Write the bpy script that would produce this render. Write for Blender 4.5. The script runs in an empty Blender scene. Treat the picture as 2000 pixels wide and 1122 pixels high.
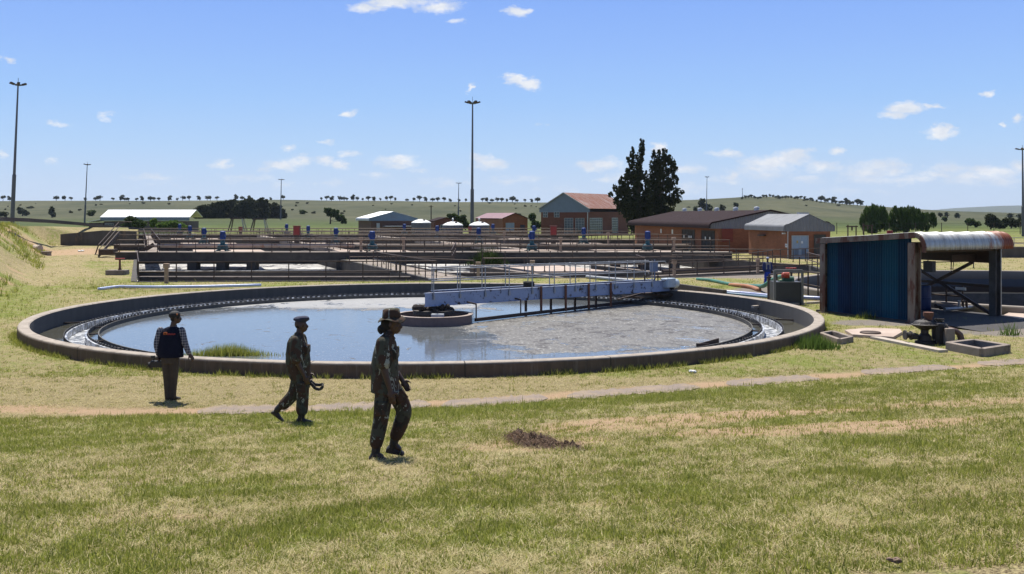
import bpy, bmesh, math, random
import numpy as np
from mathutils import Vector, Matrix, geometry
random.seed(7); rng = np.random.default_rng(7)
R = math.radians
S = bpy.context.scene; COL = S.collection
F = 1944.0; HC = 3.7; HY = 420.0        # focal length in photo pixels, eye height, horizon row

# ------------------------------------------------------------------ helpers
def at(px, py, Y): return Vector(((px-1000)/F*Y, Y, HC-(py-HY)/F*Y))
def onz(px, py, z=0.0):
    Y = (HC-z)*F/(py-HY); return Vector(((px-1000)/F*Y, Y, z))
def sm(a, b, x):
    t = min(1, max(0, (x-a)/(b-a))); return t*t*(3-2*t)
def interp(x, pts):
    if x <= pts[0][0]: return pts[0][1]
    for (a, va), (b, vb) in zip(pts, pts[1:]):
        if x <= b: return va+(vb-va)*(x-a)/(b-a)
    return pts[-1][1]
TOE = [(-14,17.6),(-8,18.0),(-5.8,18.4),(-1,19.1),(1.6,20.1),(4.5,21.3),(8.4,23.0),(13,24.8),(20,26.5),(40,29)]
RIDGE = [(-400,394),(0,393),(300,392),(600,391),(780,393),(900,394),(1050,396),(1340,390),(1420,386),(1450,384),(1500,383),(1550,384),(1585,390),(1640,397),(1680,401),(1760,407),(1850,412),(2000,416),(2400,417)]
BTOE = [(20,-14),(36,-20),(50,-24),(65,-30.5),(90,-42),(120,-54.4)]
PLAT = [(20,3.0),(60,3.3),(90,3.15),(115,2.6),(140,1.6),(160,.8),(190,0)]
def vn(x, y, s):    # cheap smooth value noise
    x /= s; y /= s; i = math.floor(x); j = math.floor(y); u = x-i; v = y-j; u = u*u*(3-2*u); v = v*v*(3-2*v)
    h = lambda a, b: (math.sin(a*127.1+b*311.7)*43758.5453) % 1.0
    return (h(i,j)*(1-u)+h(i+1,j)*u)*(1-v)+(h(i,j+1)*(1-u)+h(i+1,j+1)*u)*v
def gz(x, y):
    z = 0.0
    t = interp(x, TOE)
    if y < t+1.0:
        d = t-y; z += .122*(d if d > 1 else (d+1)**2/4) if d > -1 else 0
        if y < 3: z -= .122*(3-y)*.6
        z += (vn(x,y,1.7)-.5)*.05*min(1, max(0, d/2))
    if y > 15:
        if y <= 120.2:
            bt = interp(y, BTOE)
            d = bt-x
            if d > 0:
                z += interp(y, PLAT)*sm(0, 6.0, d)+(vn(x,y,2.3)-.5)*.5*min(1,d/2)*sm(8,2,d)
        elif y > 121 and x < -40 and y < 200:
            z += min(interp(y, PLAT), 1.25+.12*(y-121)+max(0,-54-x)*.25)*sm(-43, -50, x)
    if y > 230:
        tt = (y-230)/770; px = 1000+F*x/y
        zr = HC+(HY-interp(px, RIDGE))/F*1000
        z += zr*min(1, tt)**1.8
        if y > 1000: z -= (y-1000)*.03 if y < 1600 else 18+(y-1600)*.001
        z += (vn(x,y,60)-.5)*2*min(1,(y-230)/300)
    return z
def hit(px, py):
    Y = 3.0
    while Y < 1500:
        if HC-(py-HY)/F*Y <= gz((px-1000)/F*Y, Y): break
        Y *= 1.003
    x = (px-1000)/F*Y
    return Vector((x, Y, gz(x, Y)))

class MB:
    def __init__(s): s.v = []; s.f = []; s.smooth = False
    def add(s, vs, fs):
        n = len(s.v); s.v += [tuple(v) for v in vs]; s.f += [tuple(i+n for i in f) for f in fs]; return s
    def box(s, c, d, rz=0.0, M=None):
        hx, hy, hz = d[0]/2, d[1]/2, d[2]/2
        m = Matrix.Translation(c) @ (M if M else Matrix.Rotation(rz, 4, 'Z'))
        vs = [m @ Vector((a*hx, b*hy, e*hz)) for a in (-1,1) for b in (-1,1) for e in (-1,1)]
        return s.add(vs, [(0,1,3,2),(4,6,7,5),(0,4,5,1),(2,3,7,6),(0,2,6,4),(1,5,7,3)])
    def bar(s, p, q, w, h=None):        # rectangular bar from p to q, w across, h up
        p = Vector(p); q = Vector(q); d = q-p; L = d.length; h = h or w
        if L < 1e-6: return s
        d.normalize(); up = Vector((0,0,1)) if abs(d.z) < .95 else Vector((0,1,0))
        a = d.cross(up).normalized(); b = a.cross(d)
        vs = [c+a*i*w/2+b*j*h/2 for c in (p,q) for i,j in ((-1,-1),(1,-1),(1,1),(-1,1))]
        return s.add(vs, [(0,1,2,3),(7,6,5,4),(0,4,5,1),(1,5,6,2),(2,6,7,3),(3,7,4,0)])
    def tube(s, pts, r, n=8, cap=True):  # r number or list
        pts = [Vector(p) for p in pts]; k = len(pts)
        rr = r if isinstance(r, (list, tuple)) else [r]*k
        vs = []; a = None
        for i, p in enumerate(pts):
            d = (pts[min(i+1,k-1)]-pts[max(i-1,0)]).normalized()
            if a is None: a = d.orthogonal().normalized()
            else: a = (a-d*a.dot(d)).normalized() if (a-d*a.dot(d)).length > 1e-4 else d.orthogonal().normalized()
            b = d.cross(a); ri = rr[i]; rx, ry = ri if isinstance(ri, tuple) else (ri, ri)
            for j in range(n):
                t = 2*math.pi*j/n; vs.append(p+a*math.cos(t)*rx+b*math.sin(t)*ry)
        fs = [(i*n+j, i*n+(j+1)%n, (i+1)*n+(j+1)%n, (i+1)*n+j) for i in range(k-1) for j in range(n)]
        if cap: fs += [tuple(range(n-1,-1,-1)), tuple(range((k-1)*n, k*n))]
        return s.add(vs, fs)
    def lathe(s, c, prof, n=32, a0=0, a1=2*math.pi, closed_prof=False):  # prof [(r,z)]
        full = abs(a1-a0-2*math.pi) < 1e-6; m = n if full else n+1; k = len(prof)
        vs = [(c[0]+r*math.cos(a0+(a1-a0)*j/n), c[1]+r*math.sin(a0+(a1-a0)*j/n), c[2]+z) for j in range(m) for r,z in prof]
        fs = []
        for j in range(n):
            jj = (j+1) % m
            for i in range(k if closed_prof else k-1):
                ii = (i+1) % k; fs.append((j*k+i, jj*k+i, jj*k+ii, j*k+ii))
        return s.add(vs, fs)
    def prism(s, poly, h0, h1, M=None):  # poly [(x,y)] extruded z h0..h1
        n = len(poly); vs = [Vector((x,y,h)) for h in (h0,h1) for x,y in poly]
        if M: vs = [M @ v for v in vs]
        return s.add(vs, [tuple(range(n-1,-1,-1)), tuple(range(n,2*n))]+[(i,(i+1)%n,n+(i+1)%n,n+i) for i in range(n)])
    def sheet(s, rows):                  # rows of points
        m = len(rows[0]); vs = [p for r in rows for p in r]
        return s.add(vs, [(i*m+j, i*m+j+1, (i+1)*m+j+1, (i+1)*m+j) for i in range(len(rows)-1) for j in range(m-1)])
    def ball(s, c, r, n=12, m=8):
        rx,ry,rz = r if isinstance(r,(tuple,list)) else (r,r,r)
        vs = [(c[0],c[1],c[2]-rz)]
        for i in range(1,m):
            t = math.pi*i/m-math.pi/2
            vs += [(c[0]+rx*math.cos(t)*math.cos(2*math.pi*j/n), c[1]+ry*math.cos(t)*math.sin(2*math.pi*j/n), c[2]+rz*math.sin(t)) for j in range(n)]
        vs.append((c[0],c[1],c[2]+rz)); e = len(vs)-1
        fs = [(0,1+(j+1)%n,1+j) for j in range(n)]+[(1+i*n+j,1+i*n+(j+1)%n,1+(i+1)*n+(j+1)%n,1+(i+1)*n+j) for i in range(m-2) for j in range(n)]
        fs += [(e,1+(m-2)*n+j,1+(m-2)*n+(j+1)%n) for j in range(n)]
        return s.add(vs, fs)
    def build(s, name, m, parent=None, world=False, smooth=None, bevel=0):
        me = bpy.data.meshes.new(name)
        off = Vector((0,0,0))
        if world and parent is not None:
            p = parent
            while p is not None: off += Vector(p.location); p = p.parent
        me.from_pydata([Vector(v)-off for v in s.v], [], s.f); me.update()
        bm = bmesh.new(); bm.from_mesh(me); bmesh.ops.recalc_face_normals(bm, faces=bm.faces); bm.to_mesh(me); bm.free()
        if m: me.materials.append(m)
        if s.smooth if smooth is None else smooth:
            for p in me.polygons: p.use_smooth = True
        o = bpy.data.objects.new(name, me); COL.objects.link(o)
        if parent is not None: o.parent = parent
        if bevel:
            b = o.modifiers.new('bevel','BEVEL'); b.width = bevel; b.segments = 2; b.limit_method = 'ANGLE'
        return o
def centred(o):
    """move a single-mesh thing's origin to the foot of its mesh"""
    me = o.data; n = len(me.vertices); a = np.empty(n*3); me.vertices.foreach_get('co', a); a = a.reshape(-1,3)
    c = Vector(((a[:,0].min()+a[:,0].max())/2, (a[:,1].min()+a[:,1].max())/2, a[:,2].min()))
    me.transform(Matrix.Translation(-c)); o.location = c; return o
def tag(o, label, cat, group=None):
    o['label'] = label; o['category'] = cat
    if group: o['group'] = group
    return o
def struct(o, kind='structure'): o['kind'] = kind; return o
def thing(name, label, cat, loc=(0,0,0), rz=0, group=None):
    o = bpy.data.objects.new(name, None); COL.objects.link(o); o.empty_display_size = .3
    o.location = loc; o.rotation_euler = (0,0,rz); return tag(o, label, cat, group)
def dup(root, loc, rz=None, label=None, scale=None):
    def cp(o, par):
        c = o.copy(); COL.objects.link(c); c.parent = par
        for ch in list(kids.get(o.name, [])): cp(ch, c)
        return c
    kids = {}
    for o in list(root.children_recursive): kids.setdefault(o.parent.name, []).append(o)
    r = cp(root, None); r.location = loc
    if rz is not None: r.rotation_euler = (0,0,rz)
    if label: r['label'] = label
    if scale: r.scale = scale if isinstance(scale, tuple) else (scale,)*3
    return r
ORD = ['leftmost','second from the left','third from the left','fourth from the left','fifth from the left','sixth from the left','seventh from the left','eighth from the left','ninth from the left','tenth from the left']
def nth(i):
    w = ['first','second','third','fourth','fifth','sixth','seventh','eighth','ninth','tenth','eleventh','twelfth','thirteenth','fourteenth','fifteenth','sixteenth','seventeenth','eighteenth','nineteenth']
    t = ['twent','thirt','fort','fift','sixt','sevent','eight','ninet']
    i += 1
    if i < 20: return w[i-1]
    a, b = divmod(i, 10)
    return t[a-2]+('ieth' if b == 0 else 'y-'+w[b-1])

# ------------------------------------------------------------------ materials
def srgb(r, g, b):
    f = lambda c: (c/255)/12.92 if c/255 <= .04045 else ((c/255+.055)/1.055)**2.4
    return (f(r), f(g), f(b))
class NT:
    def __init__(s, nt): s.nt = nt
    def n(s, typ, **kw):
        nd = s.nt.nodes.new(typ)
        for k, v in kw.items():
            if k.startswith('i_'):
                k = k[2:]; k = int(k) if k.isdigit() else k.replace('_', ' ')
                if hasattr(v, 'is_output'): s.nt.links.new(v, nd.inputs[k])
                else: nd.inputs[k].default_value = v
            else: setattr(nd, k, v)
        return nd
    def math(s, op, a, b=None, c=None, clamp=False):
        nd = s.nt.nodes.new('ShaderNodeMath'); nd.operation = op; nd.use_clamp = clamp
        for i, v in enumerate((a, b, c)):
            if v is None: continue
            if hasattr(v, 'is_output'): s.nt.links.new(v, nd.inputs[i])
            else: nd.inputs[i].default_value = v
        return nd.outputs[0]
    def ramp(s, fac, stops):
        nd = s.nt.nodes.new('ShaderNodeValToRGB'); s.nt.links.new(fac, nd.inputs[0]); e = nd.color_ramp.elements
        while len(e) < len(stops): e.new(.5)
        for x, (p, c) in zip(e, stops):
            x.position = p; x.color = (c, c, c, 1) if isinstance(c, (int, float)) else (*c, 1)
        return nd.outputs[0]
    def mix(s, fac, a, b, blend='MIX'):
        nd = s.nt.nodes.new('ShaderNodeMix'); nd.data_type = 'RGBA'; nd.blend_type = blend
        for i, v in ((0, fac), (6, a), (7, b)):
            if hasattr(v, 'is_output'): s.nt.links.new(v, nd.inputs[i])
            else: nd.inputs[i].default_value = (*v, 1) if isinstance(v, tuple) and len(v) == 3 else v
        return nd.outputs[2]
    def noise(s, vec, scale, detail=4, rough=.6, dist=0, out=0):
        nd = s.n('ShaderNodeTexNoise', i_Scale=scale, i_Detail=detail, i_Roughness=rough, i_Distortion=dist)
        if vec is not None: s.nt.links.new(vec, nd.inputs['Vector'])
        return nd.outputs[out]
def newmat(name):
    m = bpy.data.materials.new(name); m.use_nodes = True; nt = m.node_tree
    for x in list(nt.nodes): nt.nodes.remove(x)
    t = NT(nt); out = t.n('ShaderNodeOutputMaterial'); b = t.n('ShaderNodeBsdfPrincipled')
    nt.links.new(b.outputs[0], out.inputs[0]); t.out = out; t.b = b
    t.pos = t.n('ShaderNodeNewGeometry').outputs['Position']; t.obj = t.n('ShaderNodeTexCoord').outputs['Object']
    return m, t
def setb(t, bump=None, bd=.02, **kw):
    for k, v in kw.items():
        k = {'color':'Base Color','rough':'Roughness','metal':'Metallic','spec':'Specular IOR Level'}.get(k, k)
        if hasattr(v, 'is_output'): t.nt.links.new(v, t.b.inputs[k])
        else: t.b.inputs[k].default_value = (*v, 1) if isinstance(v, tuple) and len(v) == 3 else v
    if bump is not None:
        bn = t.n('ShaderNodeBump', i_Strength=1.0, i_Distance=bd, i_Height=bump); t.nt.links.new(bn.outputs[0], t.b.inputs['Normal'])
def M_(name, c1, c2=None, scale=3, rough=.8, metal=0, bd=.01, wear=None, wearamt=.6, wscale=1.5, stretch=(1,1,1), spec=.5):
    """two-tone noisy surface, optional wear colour in patches"""
    m, t = newmat(name); c2 = c2 or tuple(x*.7 for x in c1)
    mp = t.n('ShaderNodeMapping', i_Vector=t.obj, i_Scale=stretch).outputs[0]
    n1 = t.noise(mp, scale, 6, .65)
    col = t.mix(t.ramp(n1, [(.3,0.),(.7,1.)]), c1, c2)
    fine = t.noise(mp, scale*9, 3, .6)
    col = t.mix(t.math('MULTIPLY', t.ramp(fine, [(.35,0.),(.75,1.)]), .35), col, tuple(x*.6 for x in c1))
    if wear:
        w = t.noise(mp, wscale, 8, .7)
        col = t.mix(t.ramp(w, [(wearamt-.03,0.),(wearamt+.03,1.)]), col, wear)
    setb(t, bump=fine, bd=bd, color=col, rough=rough, metal=metal, spec=spec)
    return m
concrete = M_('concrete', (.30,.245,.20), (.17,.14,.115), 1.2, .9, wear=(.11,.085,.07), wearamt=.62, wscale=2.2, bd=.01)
concrete_light = M_('concrete_light', (.48,.42,.35), (.34,.29,.24), 2, .9)
concrete_wall = M_('concrete_wall', (.11,.095,.085), (.06,.05,.043), 1.0, .9, wear=(.14,.10,.07), wearamt=.6, wscale=.9, stretch=(1,1,.35))
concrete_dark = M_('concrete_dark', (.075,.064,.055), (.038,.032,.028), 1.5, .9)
pinkdeck = M_('deck_concrete', (.5,.40,.33), (.34,.26,.21), .8, .9)
steel_dark = M_('dark_steel', (.05,.036,.028), (.085,.05,.035), 5, .6, metal=.3)
galv = M_('galvanised', (.42,.43,.44), (.28,.28,.28), 4, .45, metal=.7)
rust = M_('rust', (.19,.075,.04), (.09,.04,.025), 5, .85)
rustpaint = M_('rusty_paint', (.24,.19,.15), (.13,.08,.05), 3, .7, wear=(.10,.035,.018), wearamt=.52, wscale=2.5, stretch=(1,1,.3))
bluepaint = M_('blue_girder_paint', (.31,.37,.52), (.25,.305,.44), 1.5, .55, wear=(.03,.016,.012), wearamt=.59, wscale=3.6)
motorblue = M_('motor_blue', (.012,.06,.27), (.02,.04,.15), 4, .4)
teal = M_('gearbox_teal', (.015,.10,.13), (.02,.055,.06), 4, .45)
red = M_('red_paint', (.35,.03,.02), (.22,.02,.012), 4, .5)
orangebox = M_('cabinet_orange', (.26,.07,.045), (.18,.045,.03), 2, .6)
whitep = M_('white_paint', (.8,.8,.78), (.65,.65,.62), 3, .5)
blackp = M_('black_rubber', (.015,.015,.015), (.03,.028,.025), 5, .6)
bollardm = M_('bollard_paint', (.42,.30,.21), (.3,.19,.13), 3, .8)
def brickmat(name, a, b, mort=(.25,.2,.16)):
    m, t = newmat(name)
    sx = t.n('ShaderNodeSeparateXYZ', i_0=t.obj); u = t.math('ADD', sx.outputs[0], sx.outputs[1])
    vec = t.n('ShaderNodeCombineXYZ', i_0=u, i_1=sx.outputs[2]).outputs[0]
    br = t.n('ShaderNodeTexBrick', i_Scale=1.0, i_Color1=(*a,1), i_Color2=(*b,1), i_Mortar=(*mort,1), i_Mortar_Size=.006, i_Brick_Width=.23, i_Row_Height=.085)
    t.nt.links.new(vec, br.inputs['Vector'])
    n = t.noise(t.obj, .7, 5, .6); col = t.mix(t.math('MULTIPLY', t.ramp(n, [(.35,0.),(.7,1.)]), .5), br.outputs[0], tuple(x*.45 for x in a))
    setb(t, bump=br.outputs[1], bd=-.005, color=col, rough=.9); return m
brick = brickmat('brick_orange', (.32,.112,.045), (.24,.08,.033), (.16,.12,.09))
brick_red = brickmat('brick_red', (.19,.058,.033), (.14,.042,.025), (.13,.1,.08))
def sheetmat(name, c1, c2, axis=0, pitch=.25, rough=.45, metal=.3, wear=None, wa=.6, spec=.2):
    m, t = newmat(name)
    sx = t.n('ShaderNodeSeparateXYZ', i_0=t.obj).outputs[axis]
    w = t.math('SINE', t.math('MULTIPLY', sx, 2*math.pi/pitch))
    n = t.noise(t.obj, 1.3, 6, .65); col = t.mix(t.ramp(n, [(.3,0.),(.7,1.)]), c1, c2)
    panel = t.noise(t.n('ShaderNodeCombineXYZ', i_0=t.math('SNAP', sx, .75)).outputs[0], 3.1, 0)
    col = t.mix(t.math('MULTIPLY', panel, .35), col, tuple(x*.4 for x in c1))
    if wear:
        mp = t.n('ShaderNodeMapping', i_Vector=t.obj, i_Scale=(1,.25,.25) if axis == 0 else (.25,1,.25)).outputs[0]
        col = t.mix(t.ramp(t.noise(mp, 2.2, 8, .75), [(wa-.07,0.),(wa+.07,1.)]), col, wear)
    setb(t, bump=w, bd=.03, color=col, rough=rough, metal=metal, spec=spec); return m
leafm = {}
def leafmat(name, c1, c2, trans=.3):
    m, t = newmat(name)
    n = t.noise(t.pos, .35, 3, .6); r = t.n('ShaderNodeNewGeometry').outputs['Random Per Island']
    col = t.mix(t.math('ADD', t.math('MULTIPLY', n, .6), t.math('MULTIPLY', r, .5), clamp=True), c1, c2)
    setb(t, color=col, rough=.75, spec=.12)
    tr = t.n('ShaderNodeBsdfTranslucent'); t.nt.links.new(col, tr.inputs[0])
    mx = t.n('ShaderNodeMixShader', i_0=trans); t.nt.links.new(t.b.outputs[0], mx.inputs[1]); t.nt.links.new(tr.outputs[0], mx.inputs[2])
    t.nt.links.new(mx.outputs[0], t.out.inputs[0]); return m
leaf_dark = leafmat('leaf_dark', (.020,.027,.012), (.055,.062,.025), .2)
leaf_mid = leafmat('leaf_mid', (.03,.05,.015), (.07,.10,.03))
leaf_willow = leafmat('leaf_willow', (.035,.065,.012), (.08,.12,.03))
leaf_far = leafmat('leaf_far', (.045,.055,.03), (.08,.09,.045), .2)
leaf_grass = leafmat('leaf_bright', (.07,.13,.02), (.14,.2,.05), .4)
bark = M_('bark', (.09,.065,.045), (.05,.035,.025), 6, .95)
SKY_STR, EXPO, HAZE, DUST, OZONE, SAT, HUE = 0.08, 0.60, 0.00005, 0.6, 2.0, 0.95, 0.5
CLOUD_A, CLOUD_B = (.93,.94,.96), (.72,.77,.86)
# ------------------------------------------------------------------ camera, sun, sky
cam = bpy.data.cameras.new('camera'); co = bpy.data.objects.new('camera', cam); COL.objects.link(co)
cam.sensor_width = 36; cam.lens = 36*F/2000; cam.shift_y = -(561-HY)/2000; cam.clip_start = .1; cam.clip_end = 30000
co.location = (0,0,HC); co.rotation_euler = (R(90),0,0); S.camera = co
SUN_EL, SUN_AZ = R(66), math.atan2(-.30, .95)     # azimuth from +Y, negative = to the left
sd = Vector((math.sin(SUN_AZ)*math.cos(SUN_EL), math.cos(SUN_AZ)*math.cos(SUN_EL), math.sin(SUN_EL)))
L = bpy.data.lights.new('sun','SUN'); L.energy = 4.9; L.angle = R(.53); L.color = (1,.95,.87)
lo = bpy.data.objects.new('sun', L); COL.objects.link(lo); lo.rotation_euler = (-sd).to_track_quat('-Z','Y').to_euler()
W = bpy.data.worlds.new('World'); S.world = W; W.use_nodes = True
nt = W.node_tree; t = NT(nt)
for x in list(nt.nodes): nt.nodes.remove(x)
out = t.n('ShaderNodeOutputWorld'); bg = t.n('ShaderNodeBackground', i_Strength=SKY_STR); nt.links.new(bg.outputs[0], out.inputs[0])
sky = t.n('ShaderNodeTexSky'); sky.sky_type = 'NISHITA'; sky.sun_disc = False; sky.sun_elevation = SUN_EL; sky.sun_rotation = SUN_AZ
sky.altitude = 1400; sky.air_density = 1.0; sky.dust_density = DUST; sky.ozone_density = OZONE
KS = 1/(SKY_STR*2**EXPO)
hsv = t.n('ShaderNodeHueSaturation', i_Saturation=SAT, i_Value=1.0, i_Hue=HUE, i_Color=sky.outputs[0])
g = t.n('ShaderNodeTexCoord').outputs['Generated']
sp = t.n('ShaderNodeSeparateXYZ', i_0=g)
yy = t.math('MAXIMUM', t.math('ABSOLUTE', sp.outputs[1]), .05)
u = t.math('DIVIDE', sp.outputs[0], yy); v = t.math('DIVIDE', sp.outputs[2], yy)
uv = t.n('ShaderNodeCombineXYZ', i_0=u, i_1=v, i_2=sp.outputs[1]).outputs[0]
low = t.ramp(sp.outputs[2], [(.0,srgb(205,220,240)),(.03,srgb(196,217,243)),(.065,srgb(180,212,248)),(.115,srgb(160,200,251)),(.165,srgb(147,187,251)),(.21,srgb(136,177,249)),(.45,srgb(95,140,225))])
low = t.n('ShaderNodeVectorMath', operation='SCALE', i_0=low, i_Scale=KS).outputs[0]
uvs = t.n('ShaderNodeMapping', i_Vector=uv, i_Scale=(1,2.0,.2)).outputs[0]
wn = t.noise(uvs, 26, 6, .68, out=1)
wob = t.n('ShaderNodeVectorMath', operation='SUBTRACT', i_0=wn, i_1=(.5,.5,.5)).outputs[0]
wob = t.n('ShaderNodeVectorMath', operation='MULTIPLY', i_0=wob, i_1=(.055,.02,0)).outputs[0]
q = t.n('ShaderNodeVectorMath', operation='ADD', i_0=uv, i_1=wob).outputs[0]
q = t.n('ShaderNodeVectorMath', operation='MULTIPLY', i_0=q, i_1=(1,1,0)).outputs[0]
CL = [(770,2,68,9,1),(720,14,35,9,.8),(860,12,45,11,.9),(900,44,14,4,.5),(1015,20,20,8,1),(1005,153,22,8,1),(1030,162,24,8,1),(925,172,9,5,.8),(18,115,18,7,.8),(212,230,18,6,.5),(110,242,20,4,.45),(686,225,14,6,.8),
 (560,322,45,9,.75),(590,314,20,8,.75),(640,314,22,8,.8),(675,322,25,8,.8),(680,299,25,5,.6),(432,322,20,7,.7),(780,317,38,8,.8),(815,333,22,4,.4),(955,323,38,9,.85),(940,312,18,9,.8),(1180,318,30,12,.9),(1150,325,25,8,.8),(1180,352,28,6,.6),(1062,248,9,4,.4),
 (1285,290,19,9,1),(1420,300,38,6,.7),(1500,318,50,12,.8),(1545,308,36,14,.85),(1560,296,25,7,.8),(1645,294,15,6,.8),(1425,340,16,10,.7),(1500,345,50,9,.5),(1775,210,36,9,1),(1745,222,26,7,.8),(1820,208,18,4,.7),(1840,260,34,7,.9),(1842,254,20,7,1),(1927,183,14,6,.85),(1955,239,7,4,.7),(1992,234,14,8,.9),
 (1700,328,45,11,.7),(1745,322,35,9,.7),(1740,336,28,8,.6),(1860,328,40,10,.7),(1830,340,40,8,.6),(1940,335,46,10,.8),(1990,325,25,10,.7),(1700,352,50,8,.5),(1880,356,70,6,.4),(870,358,48,6,.4),(1340,368,40,9,.4),(560,362,35,6,.35),(640,360,30,5,.3),(10,300,14,5,.6),(100,318,15,7,.4),(635,280,18,5,.5),(555,288,10,6,.6),(300,360,60,6,.25),(1100,375,60,6,.25),(1650,375,80,6,.25),(1240,345,60,7,.5),(300,345,60,6,.4),(1350,330,30,7,.6),(480,350,60,6,.4),(1000,350,60,6,.4),(1480,332,60,9,.6),(1610,326,40,9,.6),(1900,348,80,9,.6),(1770,352,55,8,.55),(1690,340,50,9,.6),(1960,352,50,8,.5),(1420,352,40,6,.45),(1560,352,50,7,.45),(520,330,30,7,.5),(740,340,30,5,.4)]
acc = None
for (cx,cy,rx,ry,a) in CL:
    cu, cv = (cx-1000)/F, (HY-cy)/F; ix, iy = F/(rx*1.35), F/(ry*1.75)
    d = t.n('ShaderNodeVectorMath', operation='MULTIPLY_ADD', i_0=q, i_1=(ix,iy,0), i_2=(-cu*ix,-cv*iy,0)).outputs[0]
    ln = t.n('ShaderNodeVectorMath', operation='LENGTH', i_0=d).outputs['Value']
    e = t.math('MULTIPLY_ADD', ln, -a, a)
    acc = e if acc is None else t.math('MAXIMUM', acc, e)
nf = t.noise(uvs, 60, 6, .7)
den = t.math('ADD', acc, t.math('MULTIPLY_ADD', nf, 1.1, -.62))
den = t.math('MULTIPLY', t.ramp(den, [(.00,0.),(.56,.97)]), t.math('GREATER_THAN', sp.outputs[1], 0.02))
ccol = t.mix(t.ramp(t.noise(uvs, 34, 4, .6), [(.35,0.),(.6,1.)]), CLOUD_A, CLOUD_B)
skyc = t.mix(t.ramp(sp.outputs[2], [(.30,0.),(.60,1.)]), low, hsv.outputs[0])
ccol = t.n('ShaderNodeVectorMath', operation='SCALE', i_0=ccol, i_Scale=KS).outputs[0]
nt.links.new(t.mix(den, skyc, ccol), bg.inputs[0])
W.cycles.sampling_method = 'MANUAL'; W.cycles.sample_map_resolution = 512
S.view_settings.view_transform = 'Standard'; S.view_settings.look = 'None'; S.view_settings.gamma = 1; S.view_settings.exposure = EXPO
S.cycles.max_bounces = 8; S.cycles.volume_bounces = 0; S.cycles.transparent_max_bounces = 8
S.cycles.sample_clamp_indirect = 6

# ------------------------------------------------------------------ ground
T1 = (-2.83, 36.0); T2 = (27.0, 47.0); RO, RI = 13.5, 13.16
VX = -.374
B1 = [(-20.7,54.8),(-4.3,55.8),(-4.3+VX*94.2,150),(-20.7+VX*95.2,150)]
B2 = [(-2.4,58),(9.2,58.6),(20.5,64.5),(21.5,72),(16.2,84),(12.2,104),(7.5,119),(-4,150),(-2.4+VX*92,150)]
def inpoly(x, y, P):
    c = False
    for i in range(len(P)):
        (x1,y1),(x2,y2) = P[i-1], P[i]
        if (y1 > y) != (y2 > y) and x < (x2-x1)*(y-y1)/(y2-y1)+x1: c = not c
    return c
def inhole(x, y, m=0):
    return math.hypot(x-T1[0],y-T1[1]) < 13.33+m or math.hypot(x-T2[0],y-T2[1]) < 13.33+m or inpoly(x,y,B1) or inpoly(x,y,B2)
ys = [-7+.7*i for i in range(27)]
while ys[-1] < 1250: ys.append(ys[-1]*1.026 if not (112 < ys[-1] < 130) else ys[-1]+1.0)
while ys[-1] < 9000: ys.append(ys[-1]*1.12)
pts = []
for Y in ys:
    for k in range(121):
        e = max(Y, 13); x = ((k/120*3000-500)-1000)/F*e
        if inhole(x, Y): continue
        pts.append(Vector((x, Y)))
edges = []
def loop(P):
    n0 = len(pts); pts.extend(Vector(p) for p in P); n = len(P); edges.extend((n0+i, n0+(i+1)%n) for i in range(n))
def sub(P, s=3.0):
    o = []
    for i in range(len(P)):
        a, b = Vector(P[i]), Vector(P[(i+1)%len(P)]); k = max(1, int((b-a).length/s)); o += [a+(b-a)*j/k for j in range(k)]
    return o
for c in (T1, T2): loop([(c[0]+13.33*math.cos(2*math.pi*i/96), c[1]+13.33*math.sin(2*math.pi*i/96)) for i in range(96)])
loop(sub(B1)); loop(sub(B2))
vo, eo, fo, _, _, _ = geometry.delaunay_2d_cdt(pts, edges, [], 0, 1e-5)
fo = [f for f in fo if not inhole(sum(vo[i][0] for i in f)/3, sum(vo[i][1] for i in f)/3)]
gmb = MB(); gmb.v = [(p[0], p[1], gz(p[0], p[1]) if not inhole(p[0],p[1],.02) else 0.0) for p in vo]; gmb.f = [tuple(f) for f in fo]
SOIL = [(hit(1400,815).xy,3.0,1.1,.95),(hit(1620,836).xy,2.8,.9,.95),(hit(1250,832).xy,2.0,.8,.8),(hit(1850,790).xy,2.0,1.0,.7),(hit(300,1010).xy,.8,.5,.55),(hit(1250,985).xy,1.0,.5,.6),(hit(760,1040).xy,.7,.4,.5),(hit(1060,868).xy,1.2,.9,.7),(hit(250,800).xy,5,.8,.4),((-44,98),7,14,.8)]
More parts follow.
